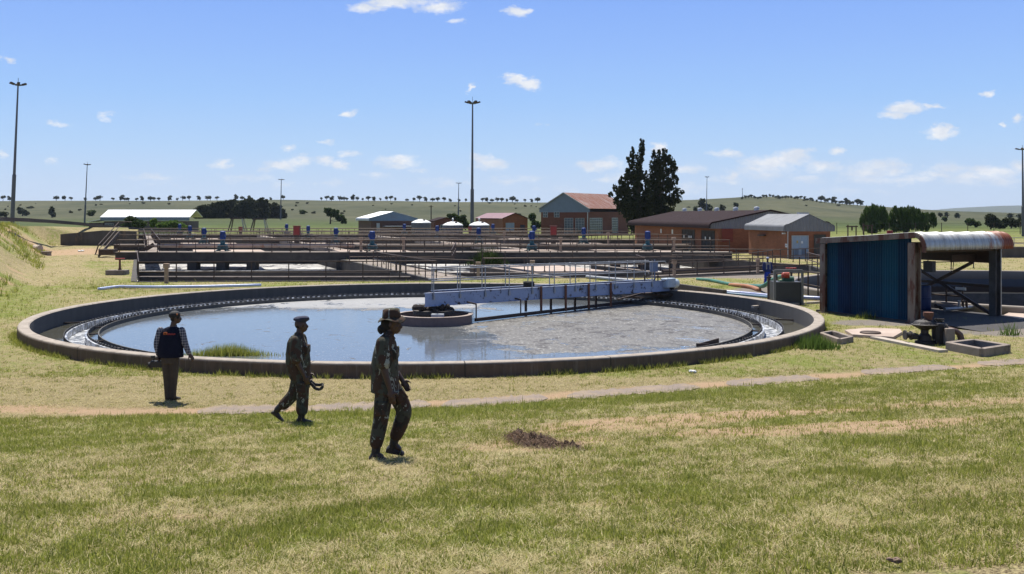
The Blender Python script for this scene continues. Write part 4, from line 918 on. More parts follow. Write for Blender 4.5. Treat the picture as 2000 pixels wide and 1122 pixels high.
h2 = thing('pipework', 'dark pipes lying on the floor inside the open shed', 'pipes', shp(4.1,1.6,.1)); h2.rotation_euler.z = ang
for k in range(3): mb = MB(); mb.tube([(-.9,.2*k-.2,.12+.05*k),(.9,.15*k,.12)],.07,8); mb.tube([(.2*k,-.1,.12),(.2*k,-.1,.4)],.05,8); mb.build('pipe', steel_dark if k else galv, h2)

# ------------------------------------------------------------------ valve with bent pipe
p = onz(1806,672); vl = thing('gate_valve', 'rusty black gate valve with a bent brown pipe in front of the shed', 'valve', (p.x,p.y,0)); vl.scale = (.9,.85,.72)
vm = M_('valve_iron',(.028,.021,.018),(.012,.010,.009),6,.55); k = p.y/F
Z = lambda y: (672-y)*k
mb = MB(); mb.lathe((0,0,0),[(0,.0),(.30,.0),(.30,.12),(.22,.14),(.20,.32),(.12,.42),(.12,.55),(.40,.74),(.42,.78),(.38,.80),(0,.80)],24); mb.build('body', vm, vl, smooth=False)
mb = MB(); mb.lathe((0,0,0),[(.36,.79),(.30,.90),(.16,.96),(0,.97)],16)
for j in range(8): a=j*math.pi/4; mb.bar((.38*math.cos(a),.38*math.sin(a),.79),(.08*math.cos(a),.08*math.sin(a),.99),.03)
mb.build('bonnet', vm, vl)
mb = MB(); mb.tube([(.12,0,.9),(.12,0,1.12)],.12,12); mb.tube([(.12,0,1.1),(.12,0,1.26)],.16,12); mb.build('actuator', rust, vl)
mb = MB(); mb.tube([(.3,-.02,1.0),(.62,.0,.98)],.03,6)
for j in range(5): mb.tube([(.25+.07*j,0,.86),(.33+.06*j,-.1,1.02-.03*j),(.5,.05,.9)],.025,6)
mb.build('lever', vm, vl)
mb = MB(); mb.tube([(-.62,-.05,.36),(-.3,-.05,.34)],[.12,.10],12); mb.tube([(-.62,-.05,.36),(-.66,-.05,.36)],.19,14); mb.tube([(-.35,-.05,.2),(-.35,-.05,.4)],.13,12); mb.tube([(-.48,-.05,.34),(-.44,-.05,.34)],.18,14); mb.build('flange', vm, vl)
mb = MB(); mb.tube([(.40,0,.20),(.40,0,.75)],.17,14); mb.box((.42,0,.4),(.25,.3,.8)); mb.build('housing', vm, vl)
pp = M_('pipe_brown',(.14,.075,.055),(.07,.04,.035),3,.6)
mb = MB(); P = [(.55,0,.62),(.85,0,.56),(1.0,-.01,.50),(1.11,-.02,.38),(1.15,-.03,.2),(1.15,-.03,-.02)]; mb.tube(P,.105,14); mb.build('pipe', pp, vl, smooth=True)
mb = MB(); mb.tube([(.52,0,.63),(.58,0,.62)],.19,16); mb.tube([(.62,0,.62),(.67,0,.61)],.19,16); mb.tube([(1.15,-.03,.12),(1.15,-.03,.16)],.17,14); mb.tube([(1.15,-.03,-.02),(1.15,-.03,.03)],.17,14); mb.build('pipe_flange', vm, vl)
mb = MB(); mb.bar((.74,0,0),(.74,0,.5),.06); mb.build('prop', rust, vl)
q = onz(1861,676); mb = MB(); mb.box((q.x,q.y+.25,.23),(.25,.25,.48)); tag(centred(mb.build('concrete_post', concrete, bevel=.02)), 'short square concrete post behind the bend of the valve pipe', 'post')

# concrete chamber frames and slabs
def chamber(P, z, th, lab, name='chamber_frame'):
    c = sum((Vector(p) for p in P), Vector((0,0)))/4; r = thing(name, lab, 'chamber', (c.x,c.y,0))
    for i in range(4):
        a, b = Vector(P[i])-c, Vector(P[(i+1)%4])-c; mb = MB(); mb.bar((a.x,a.y,z/2-.1),(b.x,b.y,z/2-.1),th,z+.2); mb.build('kerb', concrete, r, bevel=.015)
    mb = MB(); mb.add([((Vector(p)-c)*.95).to_3d()+Vector((0,0,.015)) for p in P],[(0,1,2,3)]); mb.build('pit', M_('pit_dark',(.012,.011,.01),None,3,1), r)
    return r
q4 = lambda L_: [onz(a,b).xy for a,b in L_]
chamber(q4([(1604,660),(1640,673),(1663,668),(1626,656)]), .16, .13, 'small rectangular concrete chamber frame beside the round tank wall')
chamber(q4([(1852,684),(1918,697),(1968,689),(1902,678)]), .22, .18, 'larger rectangular concrete chamber frame in front of the bent valve pipe')
r = thing('manhole', 'round dark manhole cover on a cracked pinkish concrete slab', 'manhole', (*onz(1703,656).xy,0))
c = r.location; mb = MB(); mb.prism([((v_-c.xy).x,(v_-c.xy).y) for v_ in q4([(1650,650),(1665,659),(1745,664),(1762,654),(1758,648),(1690,646)])], -.1, .09); mb.build('slab', pinkdeck, r, bevel=.01)
mb = MB(); q = onz(1700,650.5,.1)-c; mb.lathe((q.x,q.y,.09),[(0,.05),(.28,.05),(.31,.03),(.31,0)],28); mb.build('cover', steel_dark, r)
mb = MB(); a, b = onz(1708,662), onz(1842,689)
mb.bar(Vector((a.x,a.y,.02)), Vector((b.x,b.y,.02)), .3, .1); tag(centred(mb.build('kerb', concrete_light)), 'thin sunken concrete kerb running from the manhole slab to the chamber frame', 'kerb')
mb = MB(); mb.prism([(v_.x,v_.y) for v_ in q4([(1958,622),(1990,628),(2060,630),(2060,616),(1975,614)])], -.1, .1); tag(centred(mb.build('concrete_slab', pinkdeck)), 'flat concrete slab to the right of the open shed', 'slab')
mb = MB(); a, b = onz(1592,594), onz(1640,590); mb.bar(Vector((onz(1470,602).x,onz(1470,602).y,.04)), Vector((b.x,b.y,.04)), .15,.1); tag(centred(mb.build('kerb', concrete_light)), 'thin pale concrete kerb under the grey pump box reaching the shed corner', 'kerb')
# far right wall and rail, H frames
mb = MB(); mb.box((47.5,86,.45),(24,.3,.9)); tag(centred(mb.build('basin_wall', concrete_wall)), 'low brownish concrete wall right of the open shed roof', 'wall')
handrail([(36,100,.2),(62,100,.2)], 'pale double handrail far behind the shed roof at the right edge', post=3.0, h=1.2, col=galv)
handrail([(36,96,.2),(62,96,.2)], 'dark handrail just above the low wall at the right edge', post=3.0, h=.8)

# litter, weeds, mound
for px, py, s, lab in ((1352,729,.14,'crumpled white plastic litter on the dry grass near the tank wall'),(1747,1108,.07,'small brown stone on the grass at the bottom right'),(160,492,.5,'white scrap lying on bare soil by the stair')):
    p = hit(px,py); mb = MB(); r_ = random.Random(px)
    for k in range(5): mb.ball((r_.uniform(-.5,.5)*s,r_.uniform(-.3,.3)*s,.03+r_.uniform(0,.2)*s), (s*.35,s*.25,s*.14), 7, 5)
    for i_, v_ in enumerate(mb.v): mb.v[i_] = (v_[0]+r_.uniform(-.05,.05)*s, v_[1]+r_.uniform(-.05,.05)*s, v_[2]+r_.uniform(-.05,.05)*s)
    o = mb.build('stone' if px == 1747 else 'litter', M_('stone',(.2,.13,.09)) if px == 1747 else whitep); o.location = p; tag(o, lab, 'stone' if px == 1747 else 'litter')
a, b = hit(995,862), hit(1140,878)
mb = MB(); rows = []; rr = random.Random(3)
NX, NY = 90, 34
for i in range(NX+1):
    f = i/NX; c = a+(b-a)*f; wd = (.52*(1-f)**.6+.28); hgt = (.12*math.exp(-((f-.10)/.2)**2)+.11*math.exp(-((f-.45)/.26)**2)+.08*math.exp(-((f-.90)/.10)**2))
    row = []
    for j in range(NY+1):
        w = (j/NY*2-1); x = c.x-w*.10; y = c.y+w*wd; e = max(0,1-w*w)*min(1,f*8,(1-f)*8)
        row.append((x+rr.gauss(0,.008), y+rr.gauss(0,.012), gz(x,y)-.02+hgt*e**.8*(.55+.9*vn(x*1.0,y,.09))+rr.gauss(0,.012)*e))
    rows.append(row)
mb.sheet(rows); mm, t = newmat('compost'); n = t.noise(t.obj, 22, 6, .75); setb(t, bump=n, bd=.06, color=t.mix(t.ramp(n,[(.35,0.),(.7,1.)]),(.05,.03,.018),(.24,.15,.095)), rough=1)
mo = thing('soil_mound', 'dark heap of soil and dead roots on the grass slope', 'soil heap', a)
mb.build('soil', mm, mo, True)
Pm, Hm, Wm = [], [], []
for _ in range(5200):
    f = rr.random()**1.3; c = a+(b-a)*f; wd = (.52*(1-f)**.6+.28); w = rr.uniform(-1,1); e = max(0,1-w*w)*min(1,f*8,(1-f)*8); x, y = c.x-w*.1, c.y+w*wd
    hgt = (.12*math.exp(-((f-.10)/.2)**2)+.11*math.exp(-((f-.45)/.26)**2)+.08*math.exp(-((f-.90)/.10)**2))
    x += rr.gauss(0,.07); y += rr.gauss(0,.07)
    Pm.append((x,y,gz(x,y)-.03+hgt*e**.8*(.55+.9*vn(x,y,.09)))); Hm.append(rr.uniform(.02,.07)); Wm.append(.012)
rtm = bladmat('dead_roots', [(0,(.05,.03,.02)),(.5,(.14,.08,.05)),(.8,(.28,.19,.12)),(1,(.4,.3,.2))])
o = blades('dead_root', rtm, np.array(Pm)-np.array(a), np.array(Hm), np.array(Wm), 1.0, 5); o.parent = mo; o['kind'] = 'stuff'
def weed(name, label, c, n, H, spread, m, w=.02, seed=1, cat='weeds', curve=.5):
    r = np.random.default_rng(seed); xy = r.normal(0,1,(n,2))*np.array(spread); P = np.column_stack([xy, np.full(n,-.01)])
    o = blades(name, m, P, H*r.uniform(.4,1,n)*np.clip(1.1-np.abs(xy[:,0])/(spread[0]*3),.3,1), np.full(n,w), curve, seed); o.location = c; return tag(o, label, cat)
c = onz(440,697,WZ); weed('reed_clump', 'bright green clump of reeds growing in the tank behind the front wall', (c.x,c.y+.25,WZ), 1500, .42, (.55,.12), gblade, .018, 3, 'reeds')
c = onz(1592,680); weed('weed_clump', 'dark green weeds against the outside of the round tank by the small chamber', (c.x,c.y,0), 900, .5, (.32,.22), leaf_grass, .03, 4)
c = onz(1972,655); weed('weed_bush', 'thin yellow green weed bush on gravel right of the shed', (c.x,c.y,0), 60, .6, (.18,.12), leaf_grass, .03, 5)
c = onz(1800,628); weed('weed_tuft', 'pale dry tuft of weeds at the foot of the blue shed wall', (*onz(1702,622).xy,0), 260, .35, (.4,.12), gblade, .02, 6)
c = at(953,493,81.5); weed('wall_weed', 'green bush growing out of the nearest deck left of the third aerator', (c.x,81.6,-.5), 700, 1.9, (.8,.3), leaf_mid, .09, 7)
c = onz(170,560); weed('weed_patch', 'low green weeds under the end of the white hose', (onz(235,564).x,onz(235,564).y,0), 500, .3, (1.4,.25), gblade, .03, 8)

# ------------------------------------------------------------------ buildings
glass = M_('dark_glass', (.05,.06,.07), (.09,.11,.13), .6, .15)
frame_w = M_('window_frame', (.5,.5,.48), None, 4, .6)
def bull(W, ze, zs, zr, ov, b=.35, k=5):
    """half-and-half roof profile over width W: fascia bottom ze, shoulder zs, ridge zr"""
    l = [(-ov, ze), (-ov, zs-b*.6)]+[(-ov+b*(1-math.cos(math.pi/2*i/k)), zs-b*.6+b*.6*math.sin(math.pi/2*i/k)) for i in range(1,k+1)]
    return l+[(W/2,zr)]+[(W-x,z) for x,z in reversed(l)]
def plain(W, ze, zs, zr, ov): return [(-ov,ze),(-ov,zs),(W/2,zr),(W+ov,zs),(W+ov,ze)]
def building(name, label, cat, corner, ang, W, Ln, zb, ze, zs, zr, wall, roofm, gable=None, ov=.3, prof=bull, verge=.3, gm_wall=False, trim=None, ridge_full=False):
    """corner: nearest ground corner; local x along the gable wall, local y along the length"""
    r = thing(name, label, cat, corner, ang)
    mb = MB(); mb.box((W/2,Ln/2,(ze+zb)/2+.05),(W,Ln,ze-zb+.1)); mb.build('wall', wall, r)
    pr = prof(W, ze, zs, zr, ov)
    T = Matrix(((1,0,0,0),(0,0,1,0),(0,1,0,0),(0,0,0,1)))   # (x,z,h)->(x,h,z)
    for y0 in (-.015, Ln-.065):
        mb = MB(); mb.prism([(x,z) if not gm_wall else (min(max(x,0),W),z) for x,z in pr], y0, y0+.08, T); mb.build('gable', gable or wall, r)
    inn = [(x,z) for x,z in pr]; top = pr[1:-1] if prof is plain else pr
    mb = MB(); rows = []
    for y in (-verge, Ln+verge): rows.append([(x,y,z+.02) for x,z in top])
    mb.sheet(rows); o = mb.build('roof', roofm, r); s_ = o.modifiers.new('s','SOLIDIFY'); s_.thickness = .06; s_.offset = 1
    if trim:
        mb = MB()
        for (a,b) in zip(top, top[1:]): mb.bar((a[0],-verge-.02,a[1]+.05),(b[0],-verge-.02,b[1]+.05),.06,.14)
        mb.build('verge_trim', trim, r)
    return r
def opening(r, side, a, z, w, h, bars=(3,4), pane=glass, fr=frame_w, name='window', th=.05, L_=None):
    """side 'g' = gable wall (y=0), 'l' = long wall (x=0)"""
    T = (lambda u, d, z: (u, -d, z)) if side == 'g' else (lambda u, d, z: (-d, u, z))
    def bx(mb, u, z, w, h, d0, d1):
        p, q = Vector(T(u-w/2,d0,z-h/2)), Vector(T(u+w/2,d1,z+h/2)); return mb.box((p+q)/2, [abs(v_) for v_ in (q-p)])
    mb = MB(); nx, nz = bars
    for s in (-1,1): bx(mb, a+s*(w/2), z, th, h+th, .0, .07); bx(mb, a, z+s*(h/2), w+th, th, .0, .065)
    for i in range(1,nx): bx(mb, a-w/2+w*i/nx, z, th*.7, h, 0, .05)
    for i in range(1,nz): bx(mb, a, z-h/2+h*i/nz, w, th*.7, 0, .045)
    f = mb.build(name if name == 'door' else 'window', fr, r)
    mb = MB(); bx(mb, a, z, w, h, -.02, .02); mb.build('pane' if name != 'door' else 'door_leaf', pane, f); return f

# pale grey roofed building right
d8 = math.atan2(.129,.992)
roof_grey = sheetmat('roof_grey', (.26,.27,.28), (.19,.19,.2), 1, .25, .6, 0); gab_grey = sheetmat('gable_grey', (.25,.25,.26), (.19,.19,.20), 0, .25, .5, .2)
gb = building('brick_building', 'low orange brick building with pale grey bullnose roof and blue double door', 'building', (23.3,84,0), d8, 3.75, 9.1, 0, 2.3, 2.85, 3.7, brick, roof_grey, gab_grey, .35, bull, .05)
bdm = M_('door_blue_grey', (.30,.38,.48), (.24,.31,.4), 2, .5)
dd = opening(gb, 'g', 1.05, .98, 1.45, 1.9, (2,1), bdm, frame_w, 'door', .05)
for u in (.72,1.38): mb = MB(); mb.box((u,-.04,.55),(.38,.03,.6)); mb.build('vent_panel', M_('vent_grey',(.16,.19,.24),None,3,.6), dd)
mb = MB(); mb.box((.80,-.04,1.42),(.13,.02,.22)); mb.build('hazard_sign', M_('sign_yellow',(.55,.42,.1),None,3,.5), dd); mb = MB(); mb.box((1.22,-.04,1.38),(.15,.02,.2)); mb.build('notice', whitep, dd)

mb = MB(); mb.tube([(-.06,-.10,0),(-.06,-.10,2.3)],.045,8); mb.build('downpipe', frame_w, gb)
mb = MB(); mb.box((-.03,.30,1.1),(.04,.42,.30)); mb.build('wall_sign', whitep, gb)
mb = MB(); mb.box((-.05,.30,1.1),(.02,.18,.14)); mb.build('wall_sign_mark', motorblue, gb)
mb = MB(); mb.box((-.12,.6,2.12),(.24,.3,.12)); mb.build('wall_lamp', whitep, gb)
mb = MB(); mb.box((-.14,5.6,1.86),(.2,1.5,.12)); mb.build('conduit_box', steel_dark, gb)
opening(gb, 'g', 2.8, 1.2, 1.1, 1.7, (1,1), M_('shutter',(.07,.065,.055),None,5,.8), brick, 'window', .02)
mb = MB(); mb.box((2.4,2.5,3.82),(.9,.5,.18)); mb.build('roof_vent', galv, gb)
# big brown roof
roof_brown = sheetmat('roof_brown', (.040,.024,.025), (.028,.018,.018), 1, .25, .85, 0, spec=.1)
bb = building('brick_building', 'long orange brick building under a big dark brown bullnose roof', 'building', (20.1,97,0), d8, 10.6, 32.3, 0, 2.35, 2.95, 4.1, brick, roof_brown, gab_grey, .9, lambda W,a,b,c,o: bull(W,a,b,c,o,.6,7), .1, trim=roof_brown)
for a, w in ((3.0,4.0),(9.5,4.4)):
    opening(bb, 'l', a, 1.05, w, 2.1, (4,1), M_('opening_dark',(.02,.016,.013),None,3,.7), steel_dark, 'window', .08)
for a in (2.2,3.6,8.3,9.0,10.8): mb = MB(); mb.box((-.1,a,1.35),(.03,.30,.28)); mb.build('notice', whitep, bb)
for a in (15.4,20.0): mb = MB(); mb.box((-.03,a,1.8),(.03,.5,.5)); mb.build('notice', whitep, bb)
for i, px in enumerate((1403,1430,1459,1489,1503)):
    mb = MB(); y = 28-6.1*i; mb.lathe((5.3+.0,y,4.1),[(.26,-.1),(.26,.22),(.30,.26),(.22,.42),(0,.46)],16); mb.build('roof_ventilator', M_('vent_pale',(.6,.6,.6),None,3,.4,metal=.4), bb)
mb = MB(); mb.box((.9,-.08,1.7),(1.1,.1,1.3)); mb.build('red_wall_panel', M_('red_panel',(.22,.04,.02),None,2,.7), bb)
# tall brick
tall_roof = sheetmat('roof_rusty', (.38,.30,.27), (.27,.19,.16), 1, .3, .6, .1, wear=(.21,.085,.05), wa=.47)
tg = M_('gable_slate', (.17,.21,.26), (.14,.17,.21), 1.5, .6)
tb = building('brick_building', 'tall red brick building with slate blue gable and rusty corrugated roof', 'building', (13.3,175,0), 0, 9.3, 18, 0, 4.15, 4.75, 7.6, brick_red, tall_roof, tg, .35, plain, .3, trim=frame_w)
tb.rotation_euler.z = math.atan2(-.5,.866)      # gable runs away to the left; mirror by placing the origin at its left end
tb.location = Vector((13.3,175,0))-Vector((.866,-.5,0))*9.3
def open_side(r, W, a, z, w, h, bars, nm='window'):   # on the wall x = W
    mb = MB()
    for s in (-1,1): mb.box((W+.03,a+s*w/2,z),(.07,.08,h+.08)); mb.box((W+.03,a,z+s*h/2),(.065,w+.08,.08))
    for i in range(1,bars[0]): mb.box((W+.025,a-w/2+w*i/bars[0],z),(.05,.06,h))
    for i in range(1,bars[1]): mb.box((W+.025,a,z-h/2+h*i/bars[1]),(.045,w,.05))
    f = mb.build(nm, frame_w, r); mb = MB(); mb.box((W,a,z),(.04,w,h)); mb.build('pane', glass, f)
for a, z, w, h, b in ((.9,3.75,.9,.95,(2,2)),(3.2,3.75,1.0,.95,(2,2)),(5.6,1.75,1.7,2.7,(3,6)),(7.8,1.75,1.7,2.7,(3,6))): opening(tb, 'g', a, z, w, h, b)
for a, w in ((3.4,5.2),(11.6,2.6)): open_side(tb, 9.3, a, 1.75, w, 2.7, (6 if w > 3 else 3,6))
mb = MB(); mb.tube([(9.36,-.12,0),(9.36,-.12,4.2)],.09,8); mb.build('downpipe', frame_w, tb)
# maroon
roof_mar = sheetmat('roof_maroon', (.20,.10,.12), (.15,.07,.085), 1, .3, .5, .1)
mr = building('brick_building', 'small brick building with maroon roof and pale blue gable door', 'building', (-1.76,190,0), math.atan2(.33,.944), 5.05, 17.5, 0, 2.75, 2.95, 4.0, brick, roof_mar, None, .12, plain, .2, gm_wall=True, trim=steel_dark)
opening(mr, 'g', 1.45, 1.3, 1.7, 1.7, (1,1), M_('door_pale_blue',(.34,.42,.52),None,3,.5), frame_w, 'door', .05); opening(mr, 'g', 4.0, 1.2, .9, 1.1, (2,2), M_('pane_dark_blue',(.03,.04,.08),None,3,.4), steel_dark, 'window', .04)
# blue-grey
roof_bg = sheetmat('roof_pale', (.50,.52,.54), (.42,.43,.45), 1, .3, .4, .3); gab_bg = M_('gable_blue_grey', (.16,.22,.28), (.13,.18,.23), 2, .6)
bg_ = building('brick_building', 'low brick building with pale bullnose roof and blue grey gable', 'building', (-24.05,170,0), math.atan2(.33,.944), 7.7, 11.8, 0, 2.65, 3.15, 4.2, M_('brick_brown',(.13,.065,.045),(.09,.05,.035),1,.9), roof_bg, gab_bg, .4, bull, .1)
opening(bg_, 'g', 1.2, 1.6, .5, 1.3, (1,1), frame_w, frame_w); mb = MB(); mb.box((4.6,-1.2,1.75),(5.2,2.2,.08)); mb.build('canopy', roof_bg, bg_); mb = MB(); mb.box((3.9,-.04,3.35),(1.1,.05,.5)); mb.build('vent_louvre', tg, bg_)
# small hut
hu = building('brick_hut', 'tiny brick hut with brown roof between the two water tanks', 'hut', ((848-1000)/F*188,188,0), math.atan2(.3,.95), 4.6, 6, 0, 2.3, 2.45, 3.15, brick_red, roof_brown, None, .1, plain, .2, gm_wall=True)
opening(hu, 'g', 1.6, 1.3, .8, 1.0, (2,2))
# long white roof shed
lw = thing('long_shed', 'long low building with bright white roof behind green shrubs on the left', 'building', ((198-1000)/F*200,200,0))
Wd = 170/F*200
mb = MB(); mb.box((Wd/2,4,1.2),(Wd-.6,7,2.4)); mb.build('wall', M_('wall_brown',(.13,.10,.08),(.09,.07,.06),1,.9), lw)
rw = sheetmat('roof_white', (.85,.86,.86), (.78,.78,.78), 0, .5, .45, 0)
T_ = MB(); T_.prism([(0,3.2),(.0,2.5),(4.2,4.2),(4.2,4.75),(.2,3.3)][0:0] or [(-.0,3.25),(4.2,4.75),(8.4,3.25),(8.4,3.17),(4.2,4.65),(0,3.17)], -.3, Wd+.3, Matrix(((0,0,1,0),(1,0,0,0),(0,1,0,0),(0,0,0,1)))); T_.build('roof', rw, lw)
mb = MB(); mb.box((Wd/2,.0,2.85),(Wd+.4,.12,.66)); mb.build('fascia', tg, lw)
mb = MB(); mb.box((-1.3,3,1.05),(2.8,5,2.1)); mb.build('annexe', M_('wall_annexe',(.13,.10,.08),(.09,.07,.06),1,.9), lw); mb = MB(); mb.add([(-2.9,0,2.35),(.1,0,2.8),(.1,6,2.8),(-2.9,6,2.35)],[(0,1,2,3)]); mb.build('annexe_roof', rw, lw).modifiers.new('s','SOLIDIFY').thickness = .1
opening(lw, 'g', 1.6, 1.6, 1.6, .7, (5,1))
# water tanks
wt = thing('water_tank', '', 'water tank', (0,0,0), 0, 'pale dome topped water tanks')
mb = MB(); mb.lathe((0,0,0),[(0,0),(1.62,0),(1.62,2.0),(1.58,2.03)],36)
mb.build('body', sheetmat('tank_grey',(.20,.19,.22),(.16,.15,.18),2,.2,.6,.1), wt, smooth=False)
mb = MB(); mb.lathe((0,0,0),[(1.66,1.98),(1.66,2.05),(1.45,2.22),(.9,2.48),(.3,2.62),(0,2.64)],36); mb.build('dome', whitep, wt); mb = MB(); mb.lathe((.5,-.7,2.45),[(0,.12),(.22,.12),(.22,0)],16); mb.build('hatch', steel_dark, wt)
kn = MB(); kn.tube([(0,0,2.6),(0,0,2.85)],.1,8); kn.ball((0,0,3.0),.2,12,8); kn = kn.build('vent_knob', galv, wt)
wt.location = ((884.5-1000)/F*160,160,0); wt['label'] = 'white domed water tank with a round knob, in front of the brick hut'
w2 = dup(wt, ((936-1000)/F*160,160,0), label='white domed water tank with a round knob, directly left of the maroon roofed building')
w3 = dup(wt, ((822.5-1000)/F*166,166,.35), label='grey water tank without a knob beside the blue grey gable building')
for o in list(w3.children):
    if o.name.startswith('vent_knob'): bpy.data.objects.remove(o)
# steel trestles
tr_ = thing('steel_trestle', '', 'trestle', (0,0,0), 0, 'black and white steel trestles')
for i,(x,y) in enumerate(((-1,-.5),(1,-.5),(-1,.5),(1,.5))):
    mb = MB(); mb.bar((x*1.35,y*1.8,0),(x*.85,y*.8,2.15),.15); mb.build('leg', steel_dark if i % 2 == 0 else M_('leg_pale',(.45,.42,.36),None,3,.7), tr_)
mb = MB(); mb.box((0,0,2.2),(2.3,.8,.22)); mb.box((-.2,0,2.35),(.5,.3,.2)); mb.build('top_beam', steel_dark, tr_)
k = 165; tr_.location = ((464-1000)/F*k,k,.9); tr_['label'] = 'dark steel trestle in front of the dark grove, left one of the pair'
tr2 = dup(tr_, ((507-1000)/F*k,k,.8), label='dark steel trestle with white brace, right one of the pair')
for px, Y, h_ in ((1664,120,2.3),(1695,130,2.3)):
    r = thing('steel_gantry', 'dark H shaped steel frame %s the willow trees beyond the shed roof'%('left of' if px == 1664 else 'in front of'), 'frame', ((px-1000)/F*Y,Y,0))
    w = 16/F*Y/2; mb = MB(); mb.bar((-w,0,0),(-w,0,h_+.2),.12); mb.bar((w,0,0),(w,0,h_+.1),.12); mb.build('post', steel_dark, r); mb = MB(); mb.bar((-w-.2,0,h_),(w+.2,0,h_),.14); mb.bar((0,0,h_),(0,0,h_-.5),.15); mb.build('crossbar', steel_dark, r)
r = thing('red_hydrant', 'red topped post rising behind the shed roof', 'hydrant', ((1738-1000)/F*60,60,0)); mb = MB(); mb.tube([(0,0,0),(0,0,2.6)],.06,8); mb.build('post', steel_dark, r); mb = MB(); mb.tube([(0,0,2.55),(0,0,2.75)],.18,10); mb.build('cap', red, r)
mb = MB(); 
for i in range(26): x = 52+i*5; mb.box((x,190,1.1),(.1,.1,2.2))
for z in (.5,1.2,2.0): mb.bar((50,190,z),(182,190,z),.03)
f_ = thing('wire_fence', 'long thin wire fence with dark posts across the right field', 'fence', (52,190,0)); mb.build('posts_and_wires', steel_dark, f_, True)

# ------------------------------------------------------------------ light masts
ms = thing('light_mast', '', 'light mast', (0,0,0), 0, 'tall floodlight masts')
mast = M_('mast_steel', (.12,.12,.13), (.09,.09,.095), 2, .5, metal=.4)
mb = MB(); mb.tube([(0,0,0),(0,0,.34),(0,0,.345),(0,0,.98)],[.0125,.0115,.0085,.0045],12); pole = mb.build('pole', mast, ms)
mb = MB(); mb.tube([(0,0,.975),(0,0,.985)],.018,10)
mb.tube([(0,0,.98),(0,0,1.03)],.0015,4); mb.build('head_frame', mast, ms)
for k in range(6):
    a = k*math.pi/3; c, s = math.cos(a), math.sin(a); mb = MB(); mb.bar((0,0,.98),(.03*c,.03*s,.983),.004); mb.box((.038*c,.038*s,.987), (.026,.016,.010), M=Matrix.Rotation(a,4,'Z') @ Matrix.Rotation(-.35,4,'Y')); mb.build('floodlight', steel_dark, ms)
first = True
for (xb,yb,xt,yt,Y,lab) in ((24,432,35.5,161,160,'tallest light mast at the far left, thick at the base, standing on the dry bank'),(165,440,170.5,320,300,'thin dark light mast left of the long white roofed building'),(548,425,549.5,350,420,'thin pale light mast in front of the dark grove'),
   (922,450,923,197,180,'tall light mast in the centre beside the maroon roofed building'),(895,425,896,357,430,'small faint light mast just left of the tall centre mast'),(1380,400,1381,345,520,'thin light mast above the brown roof, right of the cypresses'),(1999,470,1997,289,170,'light mast cut by the right edge of the picture')):
    b_, tp_ = at(xb,yb,Y), at(xt,yt,Y); z0 = gz(b_.x,Y) if Y > 200 else (b_.z-.3 if xb < 30 else 0)
    b_ = Vector((b_.x+(b_.x-tp_.x)*(b_.z-z0)/(tp_.z-b_.z),Y,z0)); H = (tp_-b_).length
    r = ms if first else dup(ms, b_, label=lab); first = False
    r.location = b_; r['label'] = lab; r.scale = (H*(1.55 if H < 18 else 1.15),)*2+(H,) ; r.rotation_euler = (0, math.atan2(tp_.x-b_.x, tp_.z-b_.z), 0)
r = thing('radio_mast', 'tiny thin radio mast on the brow of the scrubby hill', 'mast', at(1450,384.5,1000)); mb = MB(); mb.tube([(0,0,0),(0,0,7.5)],[.35,.2],5); mb.build('pole', galv, r); mb = MB(); mb.tube([(0,0,7.3),(0,0,8.2)],.6,6); mb.build('antenna', galv, r)
r = thing('pole', 'dark wooden pole left of the tall centre mast', 'pole', (at(842,435,260).x,260,gz(-21,260))); mb = MB(); mb.tube([(0,0,0),(0,0,6.2)],.14,7); mb.build('shaft', bark, r); mb = MB(); mb.bar((-.6,0,5.9),(.6,0,5.9),.12); mb.build('crossarm', bark, r)

# ------------------------------------------------------------------ trees
def leafcloud(name, m, blobs, parent, size, seed, flat=1.0, droop=False, world=True):
    """blobs: (centre, radii, count) in world coordinates; each leaf clump is a small bent quad"""
    r = np.random.default_rng(seed); V = []; off = np.array(parent.location) if world else np.zeros(3)
    for c, rad, n in blobs:
        d = r.normal(0,1,(n,3)); d /= np.linalg.norm(d,axis=1)[:,None]; u = r.random(n)**.42
        # sub-clumps give uneven outline
        kc = max(4, n//70); cc = r.normal(0,1,(kc,3)); cc /= np.linalg.norm(cc,axis=1)[:,None]; cc *= (r.random(kc)**.5)[:,None]*.92
        w = r.random(n) < .75; idx = r.integers(0,kc,n)
        p = np.where(w[:,None], cc[idx]+d*(u*.26)[:,None], d*u[:,None]*.9)
        p = p*np.array(rad)+np.array(c)-off; s = size*r.uniform(.5,1.35,n)
        a = r.normal(0,1,(n,3)); a /= np.linalg.norm(a,axis=1)[:,None]
        if droop: a = a*.35+np.array([0,0,-1.0])
        b = np.cross(a, r.normal(0,1,(n,3))); b /= np.linalg.norm(b,axis=1)[:,None]
        if droop: s = s*1.0; b = b*.45
        V.append(np.stack([p-a*s[:,None]*.5, p+b*s[:,None]*.33, p+a*s[:,None]*.5, p-b*s[:,None]*.33],1))
    V = np.concatenate(V).reshape(-1,3).astype(np.float32); n = len(V)//4
    me = bpy.data.meshes.new(name); me.vertices.add(4*n); me.vertices.foreach_set('co', V.ravel()); me.loops.add(4*n); me.loops.foreach_set('vertex_index', np.arange(4*n,dtype=np.int32))
    me.polygons.add(n); me.polygons.foreach_set('loop_start', np.arange(0,4*n,4,dtype=np.int32)); me.polygons.foreach_set('loop_total', np.full(n,4,dtype=np.int32)); me.update(); me.materials.append(m)
    o = bpy.data.objects.new(name, me); COL.objects.link(o); o.parent = parent; return o
